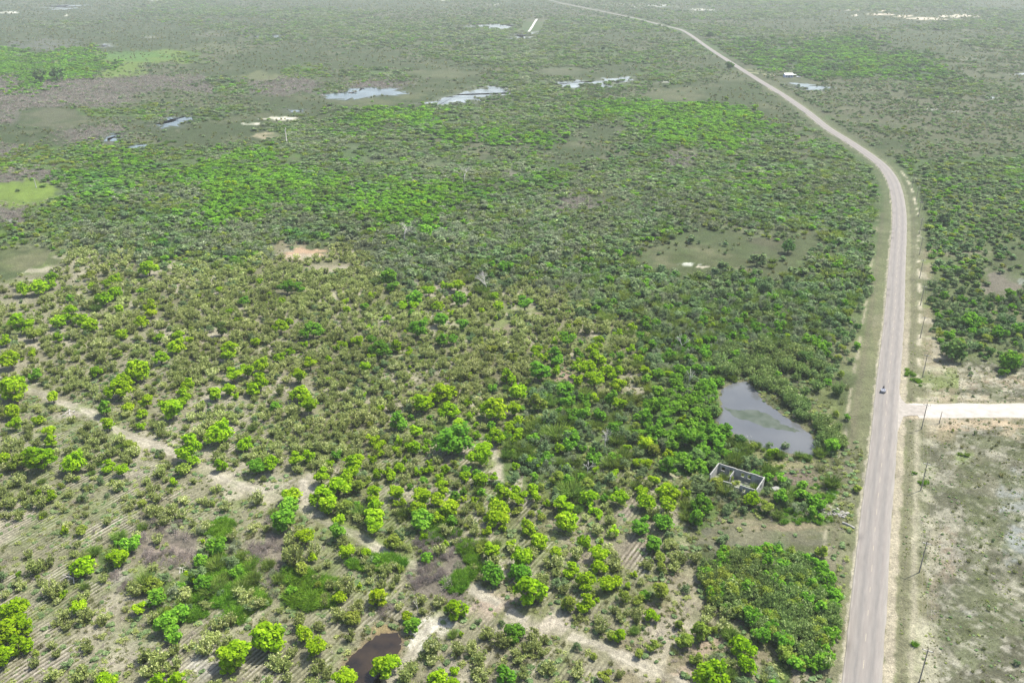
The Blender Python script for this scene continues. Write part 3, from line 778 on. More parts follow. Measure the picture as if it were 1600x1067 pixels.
def lobes_for(rs, nl, rad, h, base, flat=1.0, spread=.62):
    L = []
    for i in range(nl):
        a = rs.uniform(0, 2 * math.pi); rr = rad * spread * math.sqrt(rs.uniform(0, 1))
        zz = base + (h - base) * (.22 + .60 * rs.uniform(0, 1) * (1 - .5 * (rr / rad) ** 2))
        lr = rad * rs.uniform(.17, .40)
        L.append((rr * math.cos(a), rr * math.sin(a), zz, lr, lr * flat * rs.uniform(.8, 1.15)))
    return np.array(L)
def crown_mesh(name, seed, rad=1.0, h=2.0, base=.35, nl=16, n=1300, leaf=.13, flat=.95, core=.18, clump=1.0, spread=.62):
    rs = np.random.RandomState(seed)
    L = lobes_for(rs, nl, rad, h, base, flat * rs.uniform(.8, 1.1), spread)
    li = rs.choice(nl, n, p=(L[:, 3] ** 2) / (L[:, 3] ** 2).sum())
    d = rs.normal(size=(n, 3)); d[:, 2] = d[:, 2] * .9 + .28; d /= np.linalg.norm(d, axis=1)[:, None]
    r = rs.uniform(.70, 1.12, n) ** 1
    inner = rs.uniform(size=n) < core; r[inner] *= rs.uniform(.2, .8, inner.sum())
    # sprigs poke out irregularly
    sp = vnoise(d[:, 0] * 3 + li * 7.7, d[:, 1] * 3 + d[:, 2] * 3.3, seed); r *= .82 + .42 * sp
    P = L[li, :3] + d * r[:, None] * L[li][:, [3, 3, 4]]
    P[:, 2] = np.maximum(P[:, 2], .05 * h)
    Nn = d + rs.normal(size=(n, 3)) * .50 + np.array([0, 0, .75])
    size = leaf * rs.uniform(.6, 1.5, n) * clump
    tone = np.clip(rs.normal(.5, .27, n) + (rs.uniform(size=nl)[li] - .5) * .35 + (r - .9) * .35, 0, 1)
    return build_leaves(name, [leafquads(P, Nn, size, rs, tone)])
def stems_bush_mesh(name, seed, rad=1.0, h=1.1, ns=16, n=620, leaf=.15, spread=.85, aspect=.75, dark=.0):
    """many stems leaning outwards from the foot, each carrying ragged whorls of upright leaves"""
    rs = np.random.RandomState(seed)
    co = []; nn = []; sz = []; tn = []
    per = max(3, n // ns)
    for s in range(ns):
        a = rs.uniform(0, 2 * math.pi); q = math.sqrt(rs.uniform(0, 1)) * spread
        tip = np.array([math.cos(a) * q * rad, math.sin(a) * q * rad, h * rs.uniform(.65, 1.08) * (1 - .30 * q * q)])
        root = np.array([math.cos(a) * q * rad * .25, math.sin(a) * q * rad * .25, 0])
        t = rs.uniform(0, 1, per) ** .55
        p = root + (tip - root) * t[:, None] + rs.normal(size=(per, 3)) * np.array([.11, .11, .07]) * rad * (.5 + t[:, None] * .7)
        st = rs.uniform(.25, .75)
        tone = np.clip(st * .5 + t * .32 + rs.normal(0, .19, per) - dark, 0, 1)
        v = rs.normal(size=(per, 3)); v[:, 2] = v[:, 2] * .5 + .75
        co.append(p); nn.append(v); sz.append(leaf * rs.uniform(.55, 1.35, per)); tn.append(tone)
    P = np.vstack(co); P[:, 2] = np.maximum(P[:, 2], .03)
    A = leafquads(P, np.vstack(nn), np.concatenate(sz), rs, np.concatenate(tn), aspect)
    return build_leaves(name, [A])
def blades(name, seed, n=300, rad=.5, h=1.0, w=.035, lean=.6, tuft=1, curve=.25):
    """thin blades or twigs fanning up from the ground"""
    rs = np.random.RandomState(seed)
    a = rs.uniform(0, 2 * math.pi, n); q = np.sqrt(rs.uniform(0, 1, n)) * rad * .55
    x = np.cos(a) * q; y = np.sin(a) * q
    b = a + rs.normal(0, .7, n); l = rs.uniform(.25, 1, n) * lean * rad
    hh = h * rs.uniform(.4, 1.1, n)
    t0 = np.stack([x, y, np.zeros(n)], 1)
    t1 = t0 + np.stack([np.cos(b) * l * .35, np.sin(b) * l * .35, hh * .6], 1)
    t2 = t0 + np.stack([np.cos(b) * l, np.sin(b) * l, hh], 1)
    c = rs.uniform(0, 2 * math.pi, n); sd_ = np.stack([np.cos(c), np.sin(c), np.zeros(n)], 1) * w
    v = np.stack([t0 - sd_, t0 + sd_, t1 + sd_ * .9, t1 - sd_ * .9], 1)
    v2 = np.stack([t1 - sd_ * .9, t1 + sd_ * .9, t2 + sd_ * .25, t2 - sd_ * .25], 1)
    co = np.concatenate([v.reshape(-1, 3), v2.reshape(-1, 3)])
    f = np.arange(len(co)).reshape(-1, 4)
    tone = np.clip(rs.normal(.5, .25, n), 0, 1)
    me = fast_mesh(name, co, f)
    at = me.attributes.new('tone', 'FLOAT', 'POINT'); at.data.foreach_set('value', np.tile(np.repeat(tone, 4), 2).astype(np.float32))
    return me
def twig_bush(name, seed, rad=1.0, h=1.2, n=420, w=.02, leafn=0, leaf=.08):
    """a dome of fine branching twigs, optionally with a thin veil of small leaves"""
    rs = np.random.RandomState(seed)
    A = []; B = []; Wd = []
    def grow(p, d, l, w, lev):
        q = p + d * l
        A.append(p); B.append(q); Wd.append(w)
        if lev == 0: return
        for k in range(3):
            e = d + rs.normal(size=3) * .55; e[2] += .12; e /= np.linalg.norm(e)
            grow(q, e, l * rs.uniform(.55, .85), w * .66, lev - 1)
    ns = max(3, n // 40)
    for s in range(ns):
        a = rs.uniform(0, 2 * math.pi); tilt = rs.uniform(.15, 1.1)
        d = np.array([math.cos(a) * math.sin(tilt), math.sin(a) * math.sin(tilt), math.cos(tilt)])
        grow(np.array([0, 0, 0.0]) + rs.normal(size=3) * np.array([.12, .12, 0]) * rad, d, h * .36 * rs.uniform(.7, 1.1), w * 1.6, 3)
    A = np.array(A); B = np.array(B); Wd = np.array(Wd)
    k = np.abs(np.vstack([A, B])[:, :2]).max() / rad
    A[:, :2] /= max(k, .5); B[:, :2] /= max(k, .5)
    kz = max(B[:, 2].max() / h, .5); A[:, 2] = np.maximum(A[:, 2] / kz, 0); B[:, 2] = np.maximum(B[:, 2] / kz, 0.02)
    D = B - A; s1 = np.cross(D, np.array([0.3, .5, .81])); s1 /= np.linalg.norm(s1, axis=1)[:, None] + 1e-9; s2 = np.cross(D, s1); s2 /= np.linalg.norm(s2, axis=1)[:, None] + 1e-9
    co = []; w1 = Wd[:, None]
    for s in (s1, s2):
        co.append(np.stack([A - s * w1, A + s * w1, B + s * w1 * .6, B - s * w1 * .6], 1).reshape(-1, 3))
    co = np.concatenate(co); f = np.arange(len(co)).reshape(-1, 4)
    tone = np.clip(rs.normal(.55, .22, len(A)), 0, 1)
    parts = [(co, f, np.tile(np.repeat(tone, 4), 2))]
    if leafn:
        idx = rs.randint(0, len(B), leafn)
        P = B[idx] + rs.normal(size=(leafn, 3)) * .09 * rad; P[:, 2] = np.maximum(P[:, 2], .05)
        parts.append(leafquads(P, rs.normal(size=(leafn, 3)) + np.array([0, 0, .4]), leaf * rs.uniform(.5, 1.4, leafn), rs, np.clip(rs.normal(.4, .25, leafn), 0, 1)))
    return build_leaves(name, parts)
def trunk_mesh(name, seed, h=2.0, rad=1.0, r0=.09):
    rs = random.Random(seed); mb = MB()
    fork = Vector((rs.uniform(-.08, .08), rs.uniform(-.08, .08), h * .30))
    mb.tube((0, 0, -.05), fork, r0, r0 * .75, 6)
    for i in range(5):
        a = i * 1.257 + rs.uniform(-.4, .4)
        e = Vector((math.cos(a) * rad * rs.uniform(.3, .5), math.sin(a) * rad * rs.uniform(.3, .5), h * rs.uniform(.55, .72)))
        mb.tube(fork, e, r0 * .55, r0 * .3, 5)
        for j in range(2):
            g = e + Vector((rs.uniform(-.3, .3) * rad, rs.uniform(-.3, .3) * rad, h * rs.uniform(.1, .22)))
            mb.tube(e, g, r0 * .28, r0 * .1, 4)
    return mb.build(name)
def bare_tree_mesh(name, seed, h=5.0, levels=4, r=.16, spreadv=.6, flop=0.0):
    rs = random.Random(seed); mb = MB()
    def grow(p, d, l, r, lev):
        q = p + d * l
        q.z = max(q.z, r)
        mb.tube(p, q, r, r * .68, 5 if lev > 2 else 3, cap=False)
        if lev == 0: return
        for k in range(2 if lev < 3 else 3):
            e = (d + Vector((rs.gauss(0, spreadv), rs.gauss(0, spreadv), rs.gauss(.05, spreadv * .5) - flop))).normalized()
            grow(q, e, l * rs.uniform(.62, .85), r * .64, lev - 1)
    grow(Vector((0, 0, 0)), Vector((0.05, 0, 1 - flop * .9)).normalized() if flop < .5 else Vector((.8, .3, .3)).normalized(), h * .28, r, levels)
    return mb.build(name)

# near (detailed) and far (light) versions; crown radius 1 m, scaled when placed
CROWN = [crown_mesh('crown', 100 + i, 1, 1.9, .22, nl=13 + i * 3, n=1450, leaf=.18, spread=.60 + .05 * (i % 3)) for i in range(5)]
CROWN_TALL = [crown_mesh('crown', 130 + i, 1, 2.7, .3, nl=15, n=1500, leaf=.17, spread=.55) for i in range(2)]
TRUNK = [trunk_mesh('trunk', 7 + i, 1.9, 1) for i in range(3)]
def lod(fn, far_fn, k, kf): return [fn(i) for i in range(k)], [far_fn(i) for i in range(kf)]
SPEC = {}
def species(key, mat, near, far):
    for me in near + far:
        if not me.materials: me.materials.append(LM[mat])
    SPEC[key] = (near, far)
def with_mat(me, mat):
    c = me.copy(); c.materials.clear(); c.materials.append(mat); return c
def far_crown(seed, **k):
    a = dict(rad=1, h=1.7, base=.1, nl=9, n=230, leaf=.36, spread=.55); a.update(k)
    return crown_mesh('far_crown', seed, **a)
FARC = [far_crown(200 + i) for i in range(4)]
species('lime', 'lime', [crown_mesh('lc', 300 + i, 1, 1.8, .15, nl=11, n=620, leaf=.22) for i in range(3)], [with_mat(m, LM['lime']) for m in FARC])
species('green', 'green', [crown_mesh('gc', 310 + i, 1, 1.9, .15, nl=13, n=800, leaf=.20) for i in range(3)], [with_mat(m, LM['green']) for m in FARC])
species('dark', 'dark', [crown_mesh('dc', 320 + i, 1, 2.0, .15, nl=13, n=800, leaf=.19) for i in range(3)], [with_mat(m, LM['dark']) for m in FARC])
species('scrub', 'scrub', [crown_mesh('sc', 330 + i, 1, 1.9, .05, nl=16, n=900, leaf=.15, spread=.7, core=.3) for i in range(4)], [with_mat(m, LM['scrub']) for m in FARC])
species('grey', 'grey', [twig_bush('tb', 340 + i, 1, 1.7, 260, .018, 700, .10) for i in range(3)], [twig_bush('tbf', 345 + i, 1, 1.6, 80, .03, 200, .24) for i in range(3)])
species('pale', 'pale', [stems_bush_mesh('ps', 350 + i, 1, 1.35, 20, 760, .20) for i in range(4)], [stems_bush_mesh('psf', 355 + i, 1, 1.3, 12, 190, .34) for i in range(3)])
species('mang', 'mang', [stems_bush_mesh('mg', 360 + i, 1, 1.7, 26, 900, .20, dark=.08) for i in range(3)], [stems_bush_mesh('mgf', 364 + i, 1, 1.6, 12, 200, .36, dark=.08) for i in range(2)])
species('feather', 'feather', [blades('fb', 370 + i, 420, 1, 1.35, .034, 1.1) for i in range(3)], [blades('fbf', 374 + i, 130, 1, 1.3, .07, 1.1) for i in range(2)])
species('dead', 'dead', [twig_bush('db', 380 + i, 1, 1.2, 460, .013) for i in range(3)], [twig_bush('dbf', 384 + i, 1, 1.3, 120, .035) for i in range(3)])
species('grass', 'grass', [blades('gt', 390 + i, 70, .6, .8, .03, .9) for i in range(4)], [blades('gtf', 395 + i, 30, .6, .8, .07, .9) for i in range(2)])
species('bright_grass', 'bright_grass', [blades('bg', 400 + i, 200, 1, .9, .05, 1.0) for i in range(3)], [blades('bgf', 405 + i, 60, 1, .8, .1, 1.0) for i in range(2)])
species('olive', 'olive', [crown_mesh('oc', 410 + i, 1, 1.7, .1, nl=12, n=800, leaf=.15) for i in range(2)], [with_mat(m, LM['olive']) for m in FARC])

# ------------------------------------------------------------ labels: what a plant stands beside
PLACES = [(30,1000,"at the bottom left corner of the ploughed field"),(125,900,"near the bleached fallen branches on the ploughed field"),(235,950,"left of the bright tall grass patch"),
 (265,1062,"on the bottom edge of the ploughed field"),(390,1020,"just below the bright tall grass patch"),(500,985,"between the bright grass and the brown pool"),(540,910,"below the track fork"),
 (600,1030,"beside the brown pool"),(595,930,"above the brown pool"),(470,840,"close under the track fork"),(590,820,"along the sandy track right of the fork"),(655,880,"by the grey brown dead thicket"),
 (730,940,"right of the grey brown dead thicket"),(815,900,"above the bare sandy clearing in the track"),(920,910,"on the rows right of the sandy clearing"),(790,1040,"below the lower sandy track"),
 (950,1040,"under the right end of the lower track"),(1010,980,"on the dry slope left of the sage thicket"),(1020,850,"up the slope left of the dark bare patch"),(1100,1040,"at the foot of the sage thicket"),
 (1180,1010,"at the lower left edge of the sage thicket"),(1220,900,"in the roadside sage thicket"),(1100,810,"just left of the dark bare patch"),(1190,780,"in front of the roofless building"),
 (1040,740,"left of the roofless building"),(1060,660,"between the middle wood and the grey pond"),(1120,650,"on the left bank of the grey pond"),(1150,690,"on the lower bank of the grey pond"),
 (990,590,"at the head of the feathery green wood"),(930,580,"right of the small pinkish bare patch"),(850,570,"left of the small pinkish bare patch"),(880,780,"in the lower middle thicket"),
 (790,650,"above the narrow pink bare strip"),(755,730,"beside the narrow pink bare strip"),(700,680,"around the broadest tree of the middle rows"),(690,780,"in the dense bright clump below the middle rows"),
 (615,790,"in the clump right of the track fork"),(520,750,"immediately right of the track fork"),(610,670,"in the thin rows left of the middle trees"),(680,620,"at the top of the middle rows"),
 (430,720,"above the track fork"),(320,710,"on the upper side of the dirt track"),(380,620,"on the open furrows above the dirt track"),(250,620,"in the rows above the dirt track's left end"),
 (180,650,"on the dirt track's left stretch"),(60,690,"below the dirt track's left end"),(100,780,"on the left furrows under the dirt track"),(20,600,"at the left frame edge above the dirt track"),
 (50,520,"on the left side of the upper field"),(120,490,"in the upper left rows"),(190,450,"at the top of the upper left rows"),(280,540,"in the middle of the upper left rows"),
 (400,590,"in the central left rows"),(440,500,"in the khaki scrub of the upper field"),(460,450,"just below the orange sand patch"),(580,550,"in the chain of trees at the field's centre"),
 (560,470,"in the khaki scrub right of the orange sand patch"),(640,470,"by the left side of the white dead tree's group"),(700,460,"just left of the white dead tree"),(690,520,"under the white dead tree's group"),
 (800,470,"right of the white dead tree"),(850,520,"below the grey wood"),(1265,555,"beyond the grey pond near the road")]
PU = np.array([(a, b) for a, b, c in PLACES], float)
def place_of(u, v):
    return int(np.argmin((PU[:, 0] - u) ** 2 + ((PU[:, 1] - v) * 1.3) ** 2))

# ------------------------------------------------------------ trees traced one by one (u, v of the crown's middle, width in px)
TR = """
L 231 418 26;L 80 432 18;L 80 444 18;L 36 452 22;L 60 448 28;O 142 430 16;L 178 436 18;L 144 448 16;L 166 444 16;L 180 457 22;L 162 466 24;G 219 454 12;G 110 466 16
L 235 477 22;L 236 489 18;L 220 503 22;L 186 482 16;L 108 490 26;L 90 502 24;L 128 500 24;L 140 508 26;L 32 506 34;O 50 521 24;L 91 527 20;L 189 522 20;L 248 528 18;L 278 524 20;L 274 541 26;L 296 531 16;L 8 531 20;L 16 562 34;L 52 552 14;L 251 558 22;O 182 552 18;L 149 580 20;L 214 578 36;L 192 594 30;G 56 584 22;L 20 603 42;L 294 599 22
G 448 448 24;G 466 450 20;O 392 424 16;O 406 439 12;G 420 460 10;G 342 454 12;L 440 470 13;G 380 470 16;G 358 486 12;D 345 514 22;L 438 509 24;L 452 503 14;G 488 515 30;L 400 534 17;L 356 548 30;L 476 538 13;L 558 533 20;L 538 538 14;L 540 472 13;L 543 484 15;G 570 479 15;L 581 462 14;L 629 480 16;G 607 432 26;L 578 512 12;G 580 530 16;G 594 544 28;L 620 540 22;L 638 548 16;L 580 558 16;L 570 572 19;L 514 562 12;O 526 544 12;L 436 558 18;L 454 548 14;L 484 568 22;L 468 586 26;L 406 570 24;L 386 578 26;L 365 586 30;L 403 596 34;L 510 594 12
G 648 464 24;L 670 454 22;L 714 446 22;L 694 447 15;G 717 466 24;L 684 478 20;G 690 498 24;G 722 506 21;G 652 512 28;L 666 500 12;G 692 530 24;G 708 530 17;L 778 478 20;G 772 464 15;L 753 486 12;G 820 474 26;O 902 506 18;G 888 530 28;L 838 546 18;G 866 556 28;O 800 558 18;O 768 546 20;G 844 580 34;L 792 588 28;L 916 576 30;L 932 560 30;L 930 592 32;L 950 580 26
L 966 520 18;L 986 544 16;L 998 560 18;L 1008 578 17;L 964 580 22;G 1056 590 22;G 1088 576 20;L 966 600 24;D 1260 558 26;G 1276 536 16
L 22 612 38;L 83 620 20;L 18 642 27;L 23 662 23;L 60 656 18;L 76 674 22;L 80 688 24;L 62 716 44;O 30 720 26;L 4 716 22;L 113 722 33;L 78 774 23;L 168 727 24;L 190 734 22;G 164 636 26;L 169 662 23;L 200 636 18;L 228 626 22;L 222 646 16;G 220 664 14;L 284 620 28;L 266 638 36;L 186 606 36;L 292 604 20;L 294 696 42;L 302 719 19;O 201 694 20;O 286 732 22;L 269 753 15;O 222 786 16
L 336 614 24;L 358 608 22;L 368 618 13;L 397 608 25;L 470 614 30;L 484 632 30;L 340 676 40;L 381 694 23;G 430 634 18;G 402 728 30;L 424 724 26;L 344 726 22;L 462 718 26;L 482 712 24;L 548 726 36;L 560 716 22;L 502 744 28;L 528 758 34;L 504 774 36;L 512 788 28;L 456 772 28;G 450 790 34;L 540 748 24;O 560 758 26;L 582 772 28;L 588 792 32;O 538 792 26;L 620 768 28;L 612 744 18;L 624 730 20;G 620 658 30;O 608 622 16;L 638 696 14
L 662 630 36;L 684 614 32;L 702 640 32;L 700 612 26;L 650 674 20;L 646 698 22;O 668 692 13;G 706 686 54;L 716 660 19;L 750 712 38;L 756 698 24;L 670 722 12;L 772 638 38;L 774 680 28;L 796 662 15;L 804 638 26;L 810 656 17;L 810 612 28;O 840 628 30;L 750 748 26;L 771 746 17;O 810 674 15;L 690 762 24;L 660 774 32;L 684 780 26;L 702 792 28;L 652 794 28;L 724 778 12;L 741 782 14;L 784 768 30;L 810 778 30;L 780 794 30;L 832 764 20;O 870 746 24;L 880 790 30;L 920 776 28;O 918 754 20;O 806 728 13
G 1046 638 40;D 1116 642 24;G 1038 658 28;G 1072 680 36;G 1094 690 26;L 1008 692 28;O 1022 702 20;G 1046 726 36;G 1070 718 26;D 1090 712 28;L 1010 724 20;L 1040 766 30;L 1056 770 18;L 1002 766 20;L 1010 784 28;L 968 778 26;G 1098 786 34;L 1044 788 28;L 1174 779 24;O 1198 792 24;G 1028 612 24;L 968 630 24;O 1120 754 20;D 1156 686 20
L 184 871 35;L 129 884 37;L 122 948 27;L 22 952 40;L 38 978 36;L 10 985 44;L 28 1008 36;L 2 1024 36;L 216 950 23;G 260 972 36;G 280 957 30;O 238 912 28;L 164 1062 32;L 248 1064 34;L 278 1062 34;O 128 828 19;O 100 828 15;L 98 928 15
L 366 1020 50;L 418 996 58;L 352 1042 28;L 476 990 27;L 494 1010 36;L 538 1062 40;L 602 1038 38;L 592 932 36;L 531 932 22;L 478 838 30;G 442 810 36;L 541 861 25;G 490 870 15;L 585 824 28;O 615 845 26;O 550 966 28;L 585 806 32;L 530 812 20;L 636 962 18;O 470 888 24
G 660 812 38;L 775 808 32;L 762 828 18;L 768 860 28;G 770 896 34;L 815 870 36;L 828 922 56;G 812 893 34;L 842 845 30;L 798 850 18;L 885 815 36;L 868 862 20;L 935 864 30;L 936 884 24;L 892 888 28;L 915 906 30;L 915 940 32;O 890 942 30;L 948 912 30;L 712 952 40;G 803 986 32;G 788 1054 34;L 685 1060 32;L 708 1068 26;G 644 975 26;O 944 1056 24;O 955 992 17;G 666 870 19;O 786 824 14;O 710 1046 15
G 1000 825 30;G 1022 848 28;G 1037 815 28;G 1090 808 32;O 1032 870 18;L 962 908 22;O 1034 922 30;L 1018 960 22;O 1096 985 34;O 1070 1000 28;O 1062 975 17;L 1110 1052 48;O 1090 1028 24;L 1160 1008 34;L 1168 1038 30;O 999 1020 16;O 1020 1007 22;L 967 992 22;G 1200 881 34;G 1222 884 26;G 1102 893 24;L 1115 930 24;G 1190 992 30;G 1225 1000 34
"""
trees = []
for part in TR.replace('\n', ';').split(';'):
    q = part.split()
    if len(q) == 4: trees.append((q[0], float(q[1]), float(q[2]), float(q[3])))
MATK = {'L': 'lime', 'G': 'green', 'D': 'dark', 'O': 'olive'}
CRV = {k: [with_mat(m, LM[v]) for m in CROWN] + [with_mat(m, LM[v]) for m in CROWN_TALL] for k, v in MATK.items()}
for m in TRUNK: m.materials.append(BARK)
WORDS = {'L': 'bright lime green', 'G': 'rich green', 'D': 'deep dark green', 'O': 'yellowish olive green'}
rt = random.Random(77)
TP = []
info = []
for (k, u, v, w) in trees:
    x0, y0 = W(u, v)
    ppm = FPX / (float(y0) * CP + CAM_H * SP)
    rad = w / ppm / 2 * 1.20
    h = 1.75 * rad * rt.uniform(.80, 1.0)
    x, y = W(u, v, h * .55)
    info.append([k, u, v, w, float(x), float(y), rad, h, ppm])
    TP.append((float(x), float(y), rad))
# which tree is the extreme one of its neighbourhood
groups = {}
for i, q in enumerate(info): groups.setdefault(place_of(q[1], q[2]), []).append(i)
TLAB = {}
for p, ids in groups.items():
    phrase = PLACES[p][2]
    taken = set()
    def give(i, text):
        if i not in taken:
            taken.add(i); TLAB[i] = (text, None)
    kinds = {}
    for i in ids: kinds.setdefault(info[i][0], []).append(i)
    for kk, li in kinds.items():
        if len(li) == 1: give(li[0], 'single %s tree %s' % (WORDS[kk], phrase))
    for kk, li in kinds.items():
        if len(li) < 2: continue
        li = [i for i in li if i not in taken]
        b = max(li, key=lambda i: info[i][6]); give(b, 'largest %s tree %s' % (WORDS[kk], phrase))
        li = [i for i in li if i not in taken]
        if li: give(min(li, key=lambda i: info[i][6]), 'smallest %s tree %s' % (WORDS[kk], phrase))
        li = [i for i in li if i not in taken]
        if len(li) == 1: give(li[0], 'middle sized %s tree %s' % (WORDS[kk], phrase))
        elif len(li) > 1:
            srt = sorted(li, key=lambda i: info[i][1])
            full = sorted([q for q in ids if info[q][0] == kk], key=lambda q: info[q][1])
            nth = ['leftmost', 'second', 'third', 'fourth', 'fifth', 'sixth', 'seventh', 'eighth', 'ninth', 'tenth', 'eleventh', 'twelfth', 'thirteenth', 'fourteenth', 'fifteenth']
            for i in srt:
                r_ = full.index(i); sh = {'L': 'lime', 'G': 'rich green', 'D': 'dark', 'O': 'olive'}[kk]
                if r_ == 0: give(i, 'leftmost %s tree %s' % (sh, phrase))
                elif r_ == len(full) - 1: give(i, 'rightmost %s tree %s' % (sh, phrase))
                else: give(i, '%s %s tree from left %s' % (nth[min(r_, 14)], sh, phrase))
order = sorted(range(len(info)), key=lambda i: -info[i][3])
keep_ids = set(order[:300])
extra_trees = []
for i, (k, u, v, w, x, y, rad, h, ppm) in enumerate(info):
    tall = rt.random() < .2
    me = CRV[k][5 + rt.randrange(2)] if tall else CRV[k][rt.randrange(5)]
    mh = 2.7 if tall else 1.9
    rz = rt.uniform(0, 6.28)
    if i not in keep_ids:
        extra_trees.append((k, x, y, rad, rz)); continue
    e = bpy.data.objects.new('tree', None); COL.objects.link(e)
    e.empty_display_size = .5
    e.location = (x, y, 0); e.rotation_euler = (0, 0, rz)
    lab, grp = TLAB[i]
    e['label'] = lab; e['category'] = 'tree'; e['group'] = 'leafy trees scattered over the old plantation'
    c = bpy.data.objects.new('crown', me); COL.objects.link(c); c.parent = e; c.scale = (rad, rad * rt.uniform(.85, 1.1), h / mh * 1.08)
    t = bpy.data.objects.new('trunk', TRUNK[rt.randrange(3)]); COL.objects.link(t); t.parent = e; t.scale = (rad, rad, h / 1.9)

# ------------------------------------------------------------ scatter
def scatter(name, pts, rot, scl, var, meshes, **props):
    """one object whose points carry instances of the given plant meshes"""
    if len(pts) == 0: return
    sc = bpy.data.collections.new(name + '_sources')
    for i, me in enumerate(meshes):
        so = bpy.data.objects.new('%s_source_%d' % (name, i), me); sc.objects.link(so)
    me = bpy.data.meshes.new(name)
    me.vertices.add(len(pts)); me.vertices.foreach_set('co', np.asarray(pts, np.float32).ravel())
    a = me.attributes.new('rz', 'FLOAT_VECTOR', 'POINT'); a.data.foreach_set('vector', np.asarray(rot, np.float32).ravel())
    a = me.attributes.new('sc', 'FLOAT_VECTOR', 'POINT'); a.data.foreach_set('vector', np.asarray(scl, np.float32).ravel())
    a = me.attributes.new('vi', 'INT', 'POINT'); a.data.foreach_set('value', np.asarray(var, np.int32).ravel())
    ng = bpy.data.node_groups.new(name + '_nodes', 'GeometryNodeTree')
    ng.interface.new_socket('Geometry', in_out='INPUT', socket_type='NodeSocketGeometry')
    ng.interface.new_socket('Geometry', in_out='OUTPUT', socket_type='NodeSocketGeometry')
    gi = ng.nodes.new('NodeGroupInput'); go = ng.nodes.new('NodeGroupOutput')
    m2p = ng.nodes.new('GeometryNodeMeshToPoints')
    iop = ng.nodes.new('GeometryNodeInstanceOnPoints')
    ci = ng.nodes.new('GeometryNodeCollectionInfo'); ci.inputs['Collection'].default_value = sc
    ci.inputs['Separate Children'].default_value = True; ci.inputs['Reset Children'].default_value = True
    def att(nm, dt):
        n = ng.nodes.new('GeometryNodeInputNamedAttribute'); n.data_type = dt; n.inputs['Name'].default_value = nm; return n.outputs['Attribute']
    L = ng.links
    L.new(gi.outputs[0], m2p.inputs['Mesh']); L.new(m2p.outputs[0], iop.inputs['Points']); L.new(ci.outputs[0], iop.inputs['Instance'])
    iop.inputs['Pick Instance'].default_value = True
    L.new(att('vi', 'INT'), iop.inputs['Instance Index'])
    L.new(att('rz', 'FLOAT_VECTOR'), iop.inputs['Rotation']); L.new(att('sc', 'FLOAT_VECTOR'), iop.inputs['Scale'])
    L.new(iop.outputs[0], go.inputs[0])
    o = new_obj(name, me, **props)
    md = o.modifiers.new('plants', 'NODES'); md.node_group = ng
    return o

# what grows in each kind of place: (species, share, radius lo, radius hi in metres)
MIX = {
 '.': [('pale', .50, 1.1, 2.3), ('olive', .03, .6, 1.2), ('lime', .025, .5, 1.0), ('scrub', .05, .8, 1.5), ('feather', .03, .8, 1.4), ('dead', .03, .6, 1.2), ('grass', .30, .7, 1.3)],
 'p': [('pale', .76, 1.2, 2.3), ('olive', .06, .7, 1.5), ('lime', .03, .6, 1.1), ('scrub', .12, .9, 1.8), ('grass', .05, .8, 1.4)],
 'b': [('pale', .42, 1.1, 1.9), ('lime', .20, 1.0, 2.1), ('olive', .08, .8, 1.7), ('green', .08, .9, 2.0), ('scrub', .10, 1, 1.8), ('feather', .08, 1.0, 1.8)],
 'g': [('feather', .24, 1.3, 2.3), ('scrub', .24, 1.2, 2.2), ('grey', .14, 1.1, 2.1), ('green', .20, 1.2, 2.6), ('olive', .06, 1.0, 1.9), ('lime', .07, 1.0, 2.0)],
 'G': [('green', .72, 1.6, 3.0), ('lime', .02, 1.3, 2.2), ('dark', .18, 1.5, 2.8), ('scrub', .10, 1.4, 2.5)],
 'D': [('dark', .50, 1.6, 3.0), ('green', .34, 1.5, 2.8), ('scrub', .12, 1.5, 2.5)],
 's': [('scrub', .34, 1.2, 3.1), ('grey', .15, 1.2, 2.6), ('mang', .13, 1.3, 2.6), ('dark', .07, 1.4, 2.7), ('green', .09, 1.3, 2.6), ('feather', .18, 1.4, 2.6), ('olive', .015, 1.1, 1.9)],
 'v': [('grey', .40, 1.4, 2.8), ('mang', .18, 1.4, 2.6), ('scrub', .20, 1.3, 2.6), ('feather', .12, 1.4, 2.3), ('olive', .05, 1.1, 2.0), ('green', .05, 1.3, 2.2)],
 't': [('scrub', .035, .8, 1.8), ('grey', .015, .8, 1.6), ('grass', .10, 1.0, 1.8)],
 'y': [('grass', .05, 1.0, 1.8), ('scrub', .01, .8, 1.4)],
 'a': [('olive', .14, .9, 2.0), ('scrub', .24, 1.1, 2.1), ('feather', .22, 1.3, 2.2), ('green', .10, 1.1, 2.0), ('grey', .10, 1.0, 2.0)],
 'r': [('dead', .78, 1.3, 2.4), ('grey', .10, 1.2, 2.0), ('scrub', .03, 1.0, 1.8)],
 'o': [('scrub', .32, .9, 2.1), ('grey', .14, .9, 1.9), ('dead', .08, .9, 1.6), ('grass', .14, 1.0, 1.8), ('dark', .03, 1.2, 2.2)],
 'f': [('scrub', .012, .3, .7), ('grass', .28, .5, 1.0)],
 'k': [('scrub', .42, 1.1, 2.3), ('olive', .10, 1.0, 2.2), ('green', .09, 1.2, 2.4), ('dark', .14, 1.1, 2.3), ('grey', .07, 1.0, 1.8)],
 'm': [('mang', .86, 1.6, 2.6), ('green', .08, 1.1, 1.9), ('olive', .05, 1.0, 1.6), ('scrub', .06, 1.2, 2.0)],
 'e': [('scrub', .03, .4, 1.0), ('grass', .26, .5, 1.1), ('olive', .012, .5, .9)],
}
rs = np.random.RandomState(2024)
cand = []
y = 70.0
